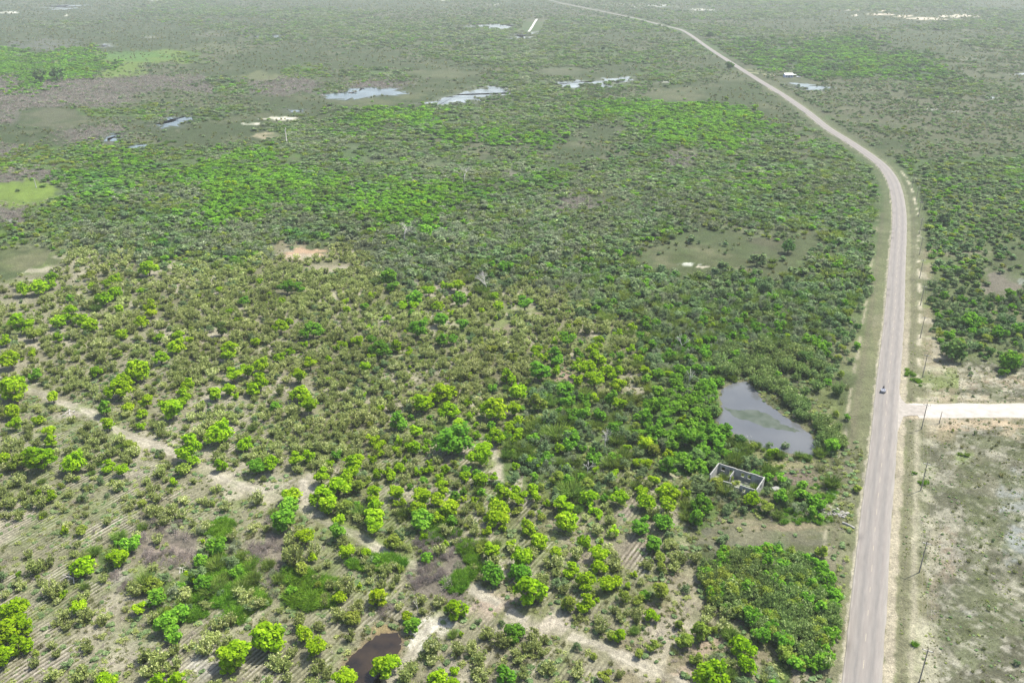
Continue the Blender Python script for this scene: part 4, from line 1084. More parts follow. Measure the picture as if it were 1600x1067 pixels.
while y < 3600:
    sp = 2.75 + max(0.0, y - 380) * .0027
    half = min(2600, 0.70 * (y + 60) + 40)
    n = int(2 * half / sp)
    xs = (np.arange(n) + rs.uniform(.05, .95, n)) * sp - half
    ys = y + rs.uniform(0, .95, n) * sp
    cand.append(np.stack([xs, ys, np.full(n, sp)], 1))
    y += sp
cand = np.vstack(cand)
X, Y, S = cand.T
def soften(X, Y, k):
    # borders between kinds of growth are loose: a plant may stand some metres over the line
    sp_ = np.clip(Y * .035, 5, 90)
    return X + rs.normal(size=len(X)) * sp_ * k, Y + rs.normal(size=len(X)) * sp_ * 1.6 * k
XJ, YJ = soften(X, Y, .33)
zc = zone_at(XJ, YJ, 1.1)
s = road_off(X, Y)
ok = (s < -7.5 - 2.5 * (Y < 800) - 9 * (Y > 1450)) | (s > 12.5)
ok &= ~((s > 0) & (s < 16) & (Y < 240))
cu, cv = UV(X, Y)
ok &= ~((s < 0) & (s > -13) & (rs.uniform(size=len(X)) < .6))
for line, hw in TRACKS:
    m = near_box(X, Y, line, 6)
    if m.any():
        d = seg_dist(X[m], Y[m], line); w_ = np.where(m)[0]; ok[w_[d < hw + .9]] = False
m = near_box(X, Y, side_line, 9); w_ = np.where(m)[0]; ok[w_[seg_dist(X[m], Y[m], side_line) < 6.0]] = False
for poly, (nm, px, kind) in zip(WPOLY, WATERS):
    m = near_box(X, Y, poly, 5)
    if m.any():
        w_ = np.where(m)[0]
        ok[w_[in_poly(X[m], Y[m], poly)]] = False
        if kind in ('grey', 'brown'):
            ok[w_[seg_dist(X[m], Y[m], np.vstack([poly, poly[:1]])) < 1.2]] = False
for ln_, ex_ in ((FARPATH, 22.0),):
    m = near_box(X, Y, ln_, ex_); w_ = np.where(m)[0]; ok[w_[seg_dist(X[m], Y[m], ln_) < ex_]] = False
hx_, hy_ = W(1236, 123); ok &= ~((np.abs(X - hx_) < 17) & (Y < hy_ + 14) & (Y > hy_ - 45))
RUIN_BOX = [W(1112, 752), W(1124, 732), W(1200, 756), W(1192, 782)]
rb = np.array(RUIN_BOX); ok &= ~in_poly(X, Y, rb)
# bare places stay bare
for (bu, bv, ru, rv, col, st) in BLOBS[:64]:
    if bv > 205 and sum(col) > .5 or (bu, bv) in ((1205, 838), (1245, 745), (1285, 655), (1230, 726)):
        d = ((cu - bu) / ru) ** 2 + ((cv - bv) / rv) ** 2
        ok &= ~((d < .85) & (rs.uniform(size=len(X)) < .93))
for (bu, bv, ru, rv) in [(1080,410,60,20),(1195,392,34,18),(40,408,50,22),(40,300,60,16),(1570,445,34,20),(80,185,60,16),(570,160,60,8),(880,112,40,7),(1060,150,50,13),(410,118,30,8),(415,212,26,6),(640,150,30,7),(690,115,60,6)]:
    d = ((cu - bu) / ru) ** 2 + ((cv - bv) / rv) ** 2
    ok &= ~((d < 1.0) & (rs.uniform(size=len(X)) < .95))
for tx, ty, tr_ in TP:
    m = (np.abs(X - tx) < tr_ + 1.2) & (np.abs(Y - ty) < tr_ + 1.2)
    if m.any():
        w_ = np.where(m)[0]; ok[w_[(X[m] - tx) ** 2 + (Y[m] - ty) ** 2 < (tr_ + .35) ** 2]] = False
rnd = rs.uniform(size=len(X)); q2 = rs.uniform(size=len(X)); rz = rs.uniform(0, 6.283, len(X)); q3 = rs.uniform(.8, 1.25, len(X))
# growth comes in drifts: the same ground carries thick and thin spots
drift = fbm(X / 16.0, Y / 16.0, 301, 3)
shift = (fbm(X / 26.0, Y / 26.0, 302, 3) - .5)
OUT = {}
for ch, mix in MIX.items():
    m = ok & (zc == ord(ch))
    idx = np.where(m)[0]
    dens = np.clip(1 + (drift[idx] - .5) * (2.2 if ch in '.eotf' else 1.1), .25, 1.8)
    r = rnd[idx] / dens
    if ch in 'saoDv':
        r = np.where((drift[idx] < .36 + .10 * sstep(600, 1300, Y[idx])) & (Y[idx] > 500) & (q3[idx] < 1.18), 2.0, r)
    r = np.where(r > 1.5, 1.0, np.clip(r, 0, 1))
    acc = 0.0
    for kk, p, lo, hi in mix:
        sel = idx[(r >= acc) & (r < acc + p)]
        acc += p
        rad = (lo + (hi - lo) * q2[sel] ** 1.3) * np.where(S[sel] > 3, (S[sel] / 2.75) ** .85, 1.0) * np.where(rnd[sel] * 517 % 1 < .03, 1.45, 1.0)
        if ch in '.pb': rad = rad * .98
        OUT.setdefault(kk, []).append((sel, rad))
FARY = 300.0
NAMES = {'pale': ('khaki_scrub', 'drifts of pale khaki leafy shrubs over the old plantation rows'), 'lime': ('lime_undergrowth', 'small lime green saplings scattered through the scrub'),
 'green': ('green_woodland', 'dense fresh green tree canopy across the middle distance'), 'dark': ('dark_woodland', 'deep green trees massed in the wood'),
 'scrub': ('grey_green_woodland', 'grey green scrub woodland covering the plain'), 'grey': ('silvery_bushes', 'silvery half bare bushes through the woodland'),
 'mang': ('sage_thicket', 'dull sage thicket of big leaved shrubs by the road and pond'), 'feather': ('feathery_undergrowth', 'feathery green undergrowth between the trees'),
 'dead': ('dead_brushwood', 'belts of leafless mauve grey brushwood'), 'grass': ('grass_tussocks', 'dry grass tussocks on the open ground'),
 'olive': ('olive_bushes', 'yellowish olive bushes through the scrub'), 'bright_grass': ('tall_bright_grass', 'patches of tall bright green grass')}
# the pale shrubs that show largest are objects of their own
pale_idx = np.concatenate([a for a, b in OUT['pale']]); pale_rad = np.concatenate([b for a, b in OUT['pale']])
pu, pv = UV(X[pale_idx], Y[pale_idx])
infr = (pu > 5) & (pu < 1320) & (pv > 560) & (pv < 1060)
size_px = pale_rad * FPX / (Y[pale_idx] * CP + CAM_H * SP) * infr
big = np.argsort(-size_px)[:300]
PM = SPEC['pale'][0]
PSTEM = []
for i in range(3):
    mb = MB(); rr = random.Random(40 + i)
    for j in range(7):
        a = rr.uniform(0, 6.28); q = rr.uniform(.2, .7)
        mb.tube((math.cos(a) * .08, math.sin(a) * .08, -.03), (math.cos(a) * q, math.sin(a) * q, rr.uniform(.6, 1.0)), .035, .015, 4)
    me = mb.build('stems'); me.materials.append(BARK); PSTEM.append(me)
pg = {}
for j in big: pg.setdefault(place_of(pu[j], pv[j]), []).append(j)
plab = {}
for p, ids in pg.items():
    ph_ = PLACES[p][2]
    srt = sorted(ids, key=lambda j: -size_px[j])
    plab[srt[0]] = 'broadest pale khaki shrub ' + ph_
    rest = srt[1:]
    if rest:
        l = min(rest, key=lambda j: pu[j]); plab[l] = 'leftmost pale khaki shrub ' + ph_; rest = [j for j in rest if j != l]
    if rest:
        l = max(rest, key=lambda j: pu[j]); plab[l] = 'rightmost pale khaki shrub ' + ph_; rest = [j for j in rest if j != l]
    if rest:
        l = max(rest, key=lambda j: pv[j]); plab[l] = 'lowest placed pale khaki shrub ' + ph_; rest = [j for j in rest if j != l]
    t3 = sorted(size_px[j_] for j_ in ids)
    for j in rest:
        k3 = 'broad' if size_px[j] >= t3[int(len(t3) * .66)] else ('middling' if size_px[j] >= t3[int(len(t3) * .33)] else 'small')
        hgt = q3[pale_idx[j]]
        kh = 'tall' if hgt > 1.1 else ('squat' if hgt < .93 else 'rounded')
        plab[j] = '%s %s khaki shrub %s' % (k3, kh, ph_)
for j in big:
    i = pale_idx[j]; r_ = float(pale_rad[j])
    e = bpy.data.objects.new('shrub', None); COL.objects.link(e); e.location = (X[i], Y[i], 0); e.rotation_euler = (0, 0, rz[i]); e.empty_display_size = .4
    e['label'] = plab[j]; e['category'] = 'shrub'; e['group'] = 'pale khaki shrubs of the old plantation'
    hh = r_ * q3[i]
    c = bpy.data.objects.new('foliage', PM[int(rt.random() * len(PM))]); COL.objects.link(c); c.parent = e; c.scale = (r_, r_, hh)
    t = bpy.data.objects.new('stems', PSTEM[int(rt.random() * 3)]); COL.objects.link(t); t.parent = e; t.scale = (r_, r_, hh)
bigset = np.zeros(len(X), bool); bigset[pale_idx[big]] = True

for kk, lst in OUT.items():
    idx = np.concatenate([a for a, b in lst]); rad = np.concatenate([b for a, b in lst])
    if kk == 'pale':
        m = ~bigset[idx]; idx = idx[m]; rad = rad[m]
    near, far = SPEC[kk]
    isfar = Y[idx] > FARY + 60 * (q2[idx] - .5)
    vi = np.where(isfar, len(near) + (rnd[idx] * 9973 % len(far)).astype(int), (rnd[idx] * 9973 % len(near)).astype(int))
    hh = rad * q3[idx]
    if kk in ('scrub', 'grey', 'dark', 'green', 'feather', 'olive', 'mang', 'dead'):
        hh = hh * np.clip(1 - (Y[idx] - 220) / 480, .42, .90)
    pts = np.stack([X[idx], Y[idx], np.zeros(len(idx))], 1)
    rot = np.stack([np.zeros(len(idx)), np.zeros(len(idx)), rz[idx]], 1)
    if kk == 'lime' and extra_trees:
        ex = [e for e in extra_trees]
        pts = np.vstack([pts, [[e[1], e[2], 0] for e in ex]]); rot = np.vstack([rot, [[0, 0, e[4]] for e in ex]])
        rad = np.concatenate([rad, [e[3] for e in ex]]); hh = np.concatenate([hh, [e[3] for e in ex]])
        vi = np.concatenate([vi, [i % len(near) for i in range(len(ex))]])
    scatter(NAMES[kk][0], pts, rot, np.stack([rad, rad, hh], 1), vi, near + far, kind='stuff', label=NAMES[kk][1])
print('scatter counts', {k: sum(len(a) for a, b in v) for k, v in OUT.items()}, 'trees', len(info))

def patch_scatter(name, spec, blobs, spacing, lo, hi, seed, label, dens=1.0):
    r2 = np.random.RandomState(seed); P = []
    for (bu, bv, ru, rv) in blobs:
        x0, y0 = W(bu, bv); x1, _ = W(bu + ru, bv); _, ya = W(bu, bv - rv); _, yb = W(bu, bv + rv)
        rx = float(x1 - x0); ry = float(abs(ya - yb)) / 2
        n = int(rx * ry * 3.1416 / spacing ** 2 * dens)
        a = r2.uniform(0, 6.283, n); q = np.sqrt(r2.uniform(0, 1, n))
        px = x0 + rx * q * np.cos(a); py = y0 + ry * q * np.sin(a)
        k = fbm(px / 3, py / 3, seed, 3) > .36 + .25 * q ** 3
        P.append(np.stack([px[k], py[k]], 1))
    P = np.vstack(P); n = len(P)
    near, far = SPEC[spec]
    r = r2.uniform(lo, hi, n)
    scatter(name, np.hstack([P, np.zeros((n, 1))]), np.stack([np.zeros(n), np.zeros(n), r2.uniform(0, 6.28, n)], 1), np.stack([r, r, r * r2.uniform(.75, 1.1, n)], 1), r2.randint(0, len(near), n), near, kind='stuff', label=label)
# short litter, seedlings and dry tufts that roughen the ground of the near field
n_ = 52000
gx = rs.uniform(-150, 95, n_); gy = rs.uniform(95, 265, n_)
gu, gv = UV(gx, gy)
gz = zone_at(gx, gy, 1.0)
gk = (gu > -60) & (gu < 1660) & (np.isin(gz, [ord(q) for q in '.pbegt']) & (road_off(gx, gy) < -5) ) & (fbm(gx / 4, gy / 4, 611, 3) + rs.uniform(-.25, .25, n_) > .42)
for line, hw in TRACKS:
    m = near_box(gx, gy, line, 4); w_ = np.where(m)[0]; gk[w_[seg_dist(gx[m], gy[m], line) < hw]] = False
for poly in WPOLY[:2]: gk &= ~in_poly(gx, gy, poly)
gk &= ~in_poly(gx, gy, rb)
gk &= ~((((gu - 1205) / 110) ** 2 + ((gv - 838) / 26) ** 2 < 1.1) & (rs.uniform(size=n_) < .88))
gx, gy = gx[gk], gy[gk]; n_ = len(gx)
r_ = rs.uniform(.35, .95, n_)
lit = [SPEC['grass'][1][0], SPEC['grass'][1][1], with_mat(SPEC['pale'][1][0], LM['pale']), with_mat(SPEC['scrub'][1][0], LM['scrub']), SPEC['dead'][1][0]]
scatter('low_growth', np.stack([gx, gy, np.zeros(n_)], 1), np.stack([np.zeros(n_), np.zeros(n_), rs.uniform(0, 6.28, n_)], 1), np.stack([r_, r_, r_ * rs.uniform(.3, .6, n_)], 1), rs.choice([0, 0, 1, 1, 2, 3, 4], n_), lit, kind='stuff', label='low dry tufts, seedlings and litter between the plantation rows')
# tussocks and sprigs standing on the salty roadside field and along its verge
n_ = 42000
gx = rs.uniform(40, 185, n_); gy = rs.uniform(98, 262, n_)
gu, gv = UV(gx, gy); gs = road_off(gx, gy)
gk = (gu < 1660) & (gs > 6.0) & ((gs < 7.6) | (gs > 9.4)) & (fbm(gx / 3.4, gy / 3.4, 631, 3) + rs.uniform(-.22, .22, n_) > .50)
m = near_box(gx, gy, side_line, 8); w_ = np.where(m)[0]; gk[w_[seg_dist(gx[m], gy[m], side_line) < 4.6]] = False
gk &= ~((np.abs(gv - 641) < 12) & (gs < 14))
gx, gy = gx[gk], gy[gk]; n_ = len(gx); r_ = rs.uniform(.12, .42, n_)
scatter('field_tussocks', np.stack([gx, gy, np.zeros(n_)], 1), np.stack([np.zeros(n_), np.zeros(n_), rs.uniform(0, 6.28, n_)], 1), np.stack([r_, r_, r_ * rs.uniform(.3, .6, n_)], 1), rs.choice([0, 0, 0, 1, 1, 1, 2, 4, 4, 3], n_), lit, kind='stuff', label='small tussocks and sprigs on the salty field right of the road')
patch_scatter('tall_grass_patch', 'bright_grass', [(350,900,52,42),(375,950,46,34),(495,930,44,26),(470,900,24,22),(345,832,24,18),(590,882,44,12),(690,830,30,30),(735,870,22,36),(715,905,28,22),(300,955,30,20)], 1.0, .8, 1.5, 5, 'bright green tall grass growing between the mauve dead bushes', 1.3)
patch_scatter('roadside_weeds', 'bright_grass', [(1290,770,22,16),(1255,812,50,9),(1215,800,60,9),(1425,590,7,14),(1438,748,14,12),(1508,715,9,8),(1428,1008,4,8),(1476,1022,3,3)], 1.1, .35, .9, 6, 'bright green weeds along the roadside banks', .75)
patch_scatter('mauve_brushwood', 'dead', [(268,866,46,22),(408,862,36,18),(660,895,34,28),(690,850,44,26),(205,925,26,16),(175,905,12,10),(600,955,14,12)], 1.3, .9, 1.6, 8, 'leafless mauve grey brushwood among the plantation rows', 1.6)
# the dense sage thicket beside the road, with its bright green rim
tk = poly_world([(1100,888),(1128,872),(1170,866),(1240,870),(1278,884),(1292,900),(1312,938),(1308,985),(1300,1012),(1292,1046),(1262,1052),(1236,1046),(1212,1002),(1170,985),(1140,965),(1112,942),(1096,912)], 3, .12, 17)
rim = np.vstack([tk, tk[:1]])
r5 = np.random.RandomState(55)
n_ = 2600
tx_ = r5.uniform(tk[:, 0].min(), tk[:, 0].max(), n_); ty_ = r5.uniform(tk[:, 1].min(), tk[:, 1].max(), n_)
kin = in_poly(tx_, ty_, tk); tx_, ty_ = tx_[kin], ty_[kin]; n_ = min(len(tx_), 620); tx_, ty_ = tx_[:n_], ty_[:n_]
dr_ = seg_dist(tx_, ty_, rim)
isg = (r5.uniform(size=n_) < np.where(dr_ < 2.6, .62, .09)) & (fbm(tx_ / 7, ty_ / 7, 57, 2) > .40)
iso = (~isg) & (r5.uniform(size=n_) < .24)
for nm_, ke_, sel_, lb_ in (('thicket_olive_bushes', 'olive', iso, 'yellowish bushes dotted through the sage thicket'), ('sage_thicket_growth', 'mang', (~isg) & (~iso) & (fbm(tx_ / 4, ty_ / 4, 59, 2) > .30), 'dense dull sage thicket of upright shrubs beside the road'), ('thicket_rim_bushes', 'green', isg, 'bright green bushes rimming the sage thicket')):
    m_ = int(sel_.sum()); r_ = r5.uniform(1.1, 2.0, m_)
    scatter(nm_, np.stack([tx_[sel_], ty_[sel_], np.zeros(m_)], 1), np.stack([np.zeros(m_), np.zeros(m_), r5.uniform(0, 6.28, m_)], 1), np.stack([r_, r_, r_ * r5.uniform(.7, 1.15, m_)], 1), r5.randint(0, 3, m_), SPEC[ke_][0], kind='stuff', label=lb_)
patch_scatter('pond_bank_thicket', 'mang', [(1150,582,34,15),(1200,600,26,14),(1232,628,22,18),(1262,650,18,18),(1290,680,20,20),(1300,694,20,14),(1175,570,30,12)], 2.0, 1.3, 2.2, 9, 'dull sage green thicket leaning over the far bank of the pond', 1.7)
patch_scatter('pond_edge_growth', 'feather', [(1124,690,14,10),(1146,690,16,8),(1176,702,20,6),(1210,715,22,5),(1116,640,8,18),(1252,716,22,5),(1280,712,10,6),(1140,592,14,7)], 1.5, .6, 1.4, 13, 'feathery green growth crowding the edge of the grey pond', 1.2)
patch_scatter('verge_scrub', 'scrub', [(1290,700,20,12),(1240,790,54,10),(1160,800,50,10),(1215,700,20,6),(1150,708,22,8),(1130,725,24,10),(1215,755,20,12),(1150,850,60,5),(1230,856,40,5)], 2.0, .6, 1.4, 10, 'low grey green scrub round the roofless building and the pond', 1.1)
# ------------------------------------------------------------ single woody things
def tagged(o, label, cat, group=None):
    o['label'] = label; o['category'] = cat
    if group: o['group'] = group
    return o
def thing(name, loc, rz, label, cat, group=None):
    e = bpy.data.objects.new(name, None); COL.objects.link(e); e.location = loc; e.rotation_euler = (0, 0, rz)
    return tagged(e, label, cat, group)
def bare(name, u, v, h, seed, label, levels=4, spreadv=.6, flop=0, r=.14, z=0, cat='dead tree'):
    me = bare_tree_mesh(name, seed, h, levels, r, spreadv, flop); me.materials.append(WHITEWOOD)
    x, y = W(u, v); o = new_obj(name, me); o.location = (float(x), float(y), z); o.rotation_euler = (0, 0, seed)
    return tagged(o, label, cat)
bare('dead_tree', 760, 456, 9.5, 3, 'white leafless dead tree with a wide crown beside the dark bushes', 6, .52, 0, .26)
bare('fallen_branches', 108, 640, 6, 5, 'pale fallen branches lying across the dirt track at left', 5, .5, .62, .14, .1, 'fallen branch')
bare('fallen_branches', 116, 912, 5.5, 8, 'bleached heap of fallen branches under a small lime tree on the furrows', 5, .6, .66, .12, .1, 'fallen branch')
bare('fallen_branches', 276, 888, 3.4, 12, 'pale broken branches lying in the mauve brushwood', 4, .5, .66, .09, .1, 'fallen branch')
bare('bare_sapling', 653, 958, 5.2, 21, 'thin white stemmed sapling beside the brown dead thicket', 3, .22, 0, .07)
bare('dead_tree', 945, 700, 6.5, 33, 'pale crooked dead tree in the feathery middle wood', 5, .45, 0, .15)
bare('dead_tree', 918, 740, 5, 36, 'short grey dead tree leaning in the middle wood', 4, .55, .15, .12)
bare('dead_tree', 1076, 604, 7, 41, 'white trunked dead tree left of the grey pond', 4, .3, 0, .14)
bare('dead_tree', 1064, 548, 7, 44, 'pale dead tree standing behind the feathery wood', 5, .45, 0, .14)
bare('dead_tree', 448, 224, 16, 52, 'tall pale dead trunk at the sandy edge of the far marsh', 2, .12, 0, .6)
bare('dead_tree', 57, 294, 9, 55, 'white dead trunk at the edge of the yellow green marsh', 2, .15, 0, .35)
bare('dead_tree', 632, 377, 11, 58, 'silvery spreading dead tree right of the orange sand patch', 5, .55, 0, .25)
bare('dead_tree', 726, 285, 11, 61, 'leaning white dead tree in the upper green wood', 4, .4, .1, .26)
bare('dead_tree', 1228, 700, 3, 64, 'small bare snag on the lower bank of the pond', 3, .4, 0, .06)
bare('dead_tree', 1170, 700, 4.5, 67, 'pale leaning snag over the lower bank of the pond', 4, .4, .1, .08)
# trees that stand out in the middle distance
def big_tree(u, v, rad, key, seed, label):
    x, y = W(u, v, rad); e = thing('tree', (float(x), float(y), 0), seed, label, 'tree')
    c = new_obj('crown', with_mat(CROWN[seed % 5], LM[key]), e); c.scale = (rad, rad, rad * .95)
    t = new_obj('trunk', TRUNK[seed % 3], e); t.scale = (rad, rad, rad)
big_tree(1140, 101.5, 6.2, 'dark', 1, 'lone dark round tree at the edge of the far road bend')
big_tree(1110, 53.5, 7, 'dark', 2, 'dark round tree beyond the far road bend')
big_tree(1302, 694, 2.6, 'green', 3, 'single round green bush between the pond corner and the road')
big_tree(1232, 384, 3.6, 'dark', 4, 'round dark tree near the road bend')
big_tree(62, 117, 9, 'dark', 6, 'large dark crown at the edge of the far left wood')
big_tree(88, 113, 9, 'dark', 7, 'dark crown right of the largest crown in the far left wood')
big_tree(665, 360, 4, 'green', 8, 'round fresh green tree above the silvery dead tree')
big_tree(1475, 340, 3.5, 'scrub', 9, 'round grey green tree right of the road bend')
big_tree(1517, 498, 3.5, 'green', 11, 'bright green tree in the roadside bush right of the road')
big_tree(1492, 543, 4.5, 'dark', 12, 'broad dark green tree above the gravel side road')
big_tree(1580, 560, 4, 'green', 13, 'green tree at the right frame edge above the gravel road')
big_tree(1340, 762, 1.2, 'olive', 14, 'small bush in the ditch left of the road')
big_tree(1286, 860, 1.9, 'olive', 5, 'small yellow green bush alone on the dark bare patch edge')

# ------------------------------------------------------------ roofless building
CONC = simple_mat('weathered_concrete_block', (.26, .26, .245), .95, .38, .9)
SUNLIT_TOP = simple_mat('sunlit_wall_top', (.30, .30, .28), .95, .3, 1.4)  # same concrete, made paler to paint in the sunlit wall tops
Hh = 2.7
ca, cb, cc_, cd_ = [P3(u, v, Hh) for u, v in ((1122.5, 723.8), (1195.5, 746.5), (1190, 767.5), (1115.5, 744.5))]
# square the plan
ax = (cb - ca).normalized(); ay = Vector((ax.y, -ax.x, 0))
if (cc_ - cb).dot(ay) < 0: ay = -ay
Lx = ((cb - ca).length + (cc_ - cd_).length) / 2; Ly = abs(((cc_ - cb).dot(ay) + (cd_ - ca).dot(ay)) / 2)
ruin = thing('roofless_building', (ca.x, ca.y, 0), math.atan2(ax.y, ax.x), 'roofless pale concrete block shell with empty window openings beside the pond', 'building')
sgn = -1.0                      # the plan runs to local -y, towards the camera
TH = .2
def wall(parent, name, p, q, h, openings, label, tops=None, seed=0):
    """a wall of thickness TH from p to q (local) with true openings (s0, s1, z0, z1)"""
    p = Vector(p); q = Vector(q); L = (q - p).length; a = math.atan2(q.y - p.y, q.x - p.x)
    mb = MB(); cp = MB(); rr = random.Random(seed)
    def seg(s0, s1, z0, z1, m=mb):
        if s1 - s0 < .01 or z1 - z0 < .01: return
        c = p + (q - p) * ((s0 + s1) / 2 / L)
        m.box((c.x, c.y, (z0 + z1) / 2), (s1 - s0, TH, z1 - z0), a)
    cuts = sorted(set([0, L] + [o[0] for o in openings] + [o[1] for o in openings]))
    for s0, s1 in zip(cuts[:-1], cuts[1:]):
        op = [o for o in openings if o[0] <= s0 + 1e-6 and o[1] >= s1 - 1e-6]
        if op:
            seg(s0, s1, 0, op[0][2]); seg(s0, s1, op[0][3], h)
            if op[0][3] >= h: continue
            continue
        seg(s0, s1, 0, h)
    w = new_obj(name, mb.build(name), parent, CONC)
    w['label'] = label
    # uneven capping course, its paler colour painting in sun on the wall tops
    s_ = 0
    while s_ < L - .05:
        l = min(rr.uniform(.7, 1.6), L - s_)
        if not any(o[0] < s_ + l and o[1] > s_ and o[3] >= h for o in openings):
            c = p + (q - p) * ((s_ + l / 2) / L)
            hh = rr.uniform(.06, .16)
            cp.box((c.x, c.y, h + hh / 2 + .002), (l - .02, TH + .05, hh), a)
        s_ += l
    c_ = new_obj('capping', cp.build('capping'), w, SUNLIT_TOP)
    return w
wall(ruin, 'wall', (0, 0, 0), (Lx, 0, 0), Hh, [(.9, 1.9, 1.0, 2.1), (6.6 * Lx / 13, 7.5 * Lx / 13, 1.0, 2.1), (8.4 * Lx / 13, 9.4 * Lx / 13, 1.0, 2.1), (3.3 * Lx / 13, 4.3 * Lx / 13, 0, 2.1)], 'long rear wall facing the pond, with window openings', seed=1)
wall(ruin, 'wall', (Lx - TH / 2, sgn * (TH / 2 + .003), 0), (Lx - TH / 2, sgn * (Ly - TH / 2 - .003), 0), Hh, [(2.2, 3.2, 1.0, 2.1)], 'short right end wall', seed=2)
wall(ruin, 'wall', (TH / 2, sgn * (TH / 2 + .003), 0), (TH / 2, sgn * (Ly - TH / 2 - .003), 0), Hh, [], 'short left end wall', seed=3)
f0 = 1.6
wall(ruin, 'wall', (f0, sgn * Ly, 0), (f0 + 4.2, sgn * Ly, 0), Hh - .5, [(2.9, 3.7, .9, 1.8)], 'lower left stretch of the broken front wall', seed=4)
wall(ruin, 'wall', (f0 + 4.9, sgn * Ly, 0), (f0 + 7.0, sgn * Ly, 0), Hh - 1.1, [], 'lowest middle stretch of the broken front wall', seed=5)
wall(ruin, 'wall', (Lx - 4.2, sgn * Ly, 0), (Lx, sgn * Ly, 0), Hh - .15, [(.6, 1.5, .9, 1.9)], 'right stretch of the broken front wall', seed=6)
mb = MB(); mb.box((Lx * .36, sgn * Ly * .30, Hh * .42), (.18, Ly * .5, Hh * .84)); new_obj('partition', mb.build('partition'), ruin, CONC)
mb = MB(); mb.box((Lx * .5, sgn * Ly * .5, .03), (Lx - .5, Ly - .5, .06)); new_obj('floor_slab', mb.build('floor_slab'), ruin, simple_mat('dirty_slab', (.17, .18, .13), .95, .3, 1.0))
# bushes growing inside and through the front
rr = random.Random(9)
for i, (s_, t_, r_, kk, lb) in enumerate([(.22, .5, 1.3, 'feather', 'dark green bush growing inside the left room of the roofless building'), (.35, .35, 1.0, 'olive', 'olive bush growing against the rear wall inside the roofless building'),
        (.5, .62, 1.2, 'olive', 'yellow green bush growing in the middle of the roofless building'), (.72, .8, 1.3, 'scrub', 'grey green bush filling the right room of the roofless building'), (.62, 1.12, 1.2, 'grey', 'thin silvery bush growing through the broken front wall'),
        (.85, .35, 1.0, 'feather', 'feathery bush by the right rear corner inside the roofless building'), (.40, 1.25, 1.1, 'scrub', 'dull bush before the gap in the broken front wall')]):
    p = Vector((ca.x, ca.y, 0)) + ax * (s_ * Lx) + (Vector((ax.y, -ax.x, 0))) * (t_ * Ly)
    o = new_obj('bush', SPEC[kk][0][i % 2]); o.location = (p.x, p.y, .06); o.scale = (r_, r_, r_ * .95); o.rotation_euler = (0, 0, i)
    tagged(o, lb, 'bush')

# ------------------------------------------------------------ electricity poles and wires along the right verge
WOOD = simple_mat('grey_weathered_pole', (.22, .20, .175), .9, .25, 2.0)
CROSS = simple_mat('pale_crossarm', (.46, .44, .40), .9, .15, 2.0)
CER = simple_mat('brown_ceramic', (.18, .10, .07), .3, .1, 5)
pole = MB(); pole.tube((0, 0, -.3), (0, 0, 8.2), .14, .09, 8); pole_me = pole.build('pole')
arm = MB(); arm.box((0, 0, 7.75), (1.9, .12, .14)); arm_me = arm.build('crossarm')
ins = MB(); ins.tube((0, 0, 0), (0, 0, .22), .07, .04, 6); ins_me = ins.build('insulator')
brace = MB(); brace.tube((.55, .085, 7.66), (.0, .12, 7.0), .025, .025, 4); brace.tube((-.55, .085, 7.66), (.0, .12, 7.0), .025, .025, 4); brace_me = brace.build('brace')
pb = [(1436, 1066), (1436.2, 894), (1438.5, 766), (1439.6, 670.5), (1441, 590)]
Pw = [Vector((float(W(u, v)[0]), float(W(u, v)[1]), 0)) for u, v in pb]
step = (Pw[-1] - Pw[0]) / 4
while len(Pw) < 13:
    nx = Pw[-1] + Vector((0, 30, 0)); nx.x = float(np.interp(nx.y, RY, RX)) + 9.6; Pw.append(nx)
Pw = [Pw[0] - Vector((step.x, step.y, 0))] + Pw
POLE_L = ['wooden electricity pole just below the bottom of the view', 'nearest wooden electricity pole right of the road at the bottom edge', 'second nearest wooden electricity pole right of the road', 'third nearest wooden electricity pole, on the field below the gravel road',
 'wooden electricity pole standing just below the mouth of the gravel road', 'wooden electricity pole just above the gravel road on the bush edge']
for i, p in enumerate(Pw):
    if i == 0: continue
    lb = POLE_L[i] if i < len(POLE_L) else '%s electricity pole up the road beyond the gravel road, in the bush' % ['second', 'third', 'fourth', 'fifth', 'sixth', 'seventh', 'eighth', 'ninth', 'tenth'][i - len(POLE_L)]
    q = Pw[min(i + 1, len(Pw) - 1)]; q0 = Pw[i - 1]
    a = math.atan2(-(q.x - q0.x), q.y - q0.y)
    e = thing('electricity_pole', p, a, lb, 'pole', 'electricity poles along the right side of the road')
    new_obj('shaft', pole_me, e, WOOD); new_obj('crossarm', arm_me, e, CROSS); new_obj('brace', brace_me, e, WOOD)
    for dx in (-.85, .0, .85):
        o = new_obj('insulator', ins_me, e, CER); o.location = (dx, 0, 7.822 if dx else 8.2)
for dx, zz in ((-.85, 8.03), (0, 8.40), (.85, 8.03)):
    mb = MB()
    for a_, b_ in zip(Pw[:-1], Pw[1:]):
        prev = None
        for k_ in range(9):
            t_ = k_ / 8; q = a_.lerp(b_, t_); q = Vector((q.x + dx, q.y, zz - .55 * 4 * t_ * (1 - t_)))
            if prev is not None: mb.tube(prev, q, .012, .012, 3, cap=False)
            prev = q
    o = new_obj('power_line', mb.build('power_line'), None, WOOD)
    tagged(o, {-.85: 'roadside wire strung on the near end of the crossarms', 0: 'middle wire strung on the pole tops', .85: 'field side wire strung on the far end of the crossarms'}[dx], 'wire')
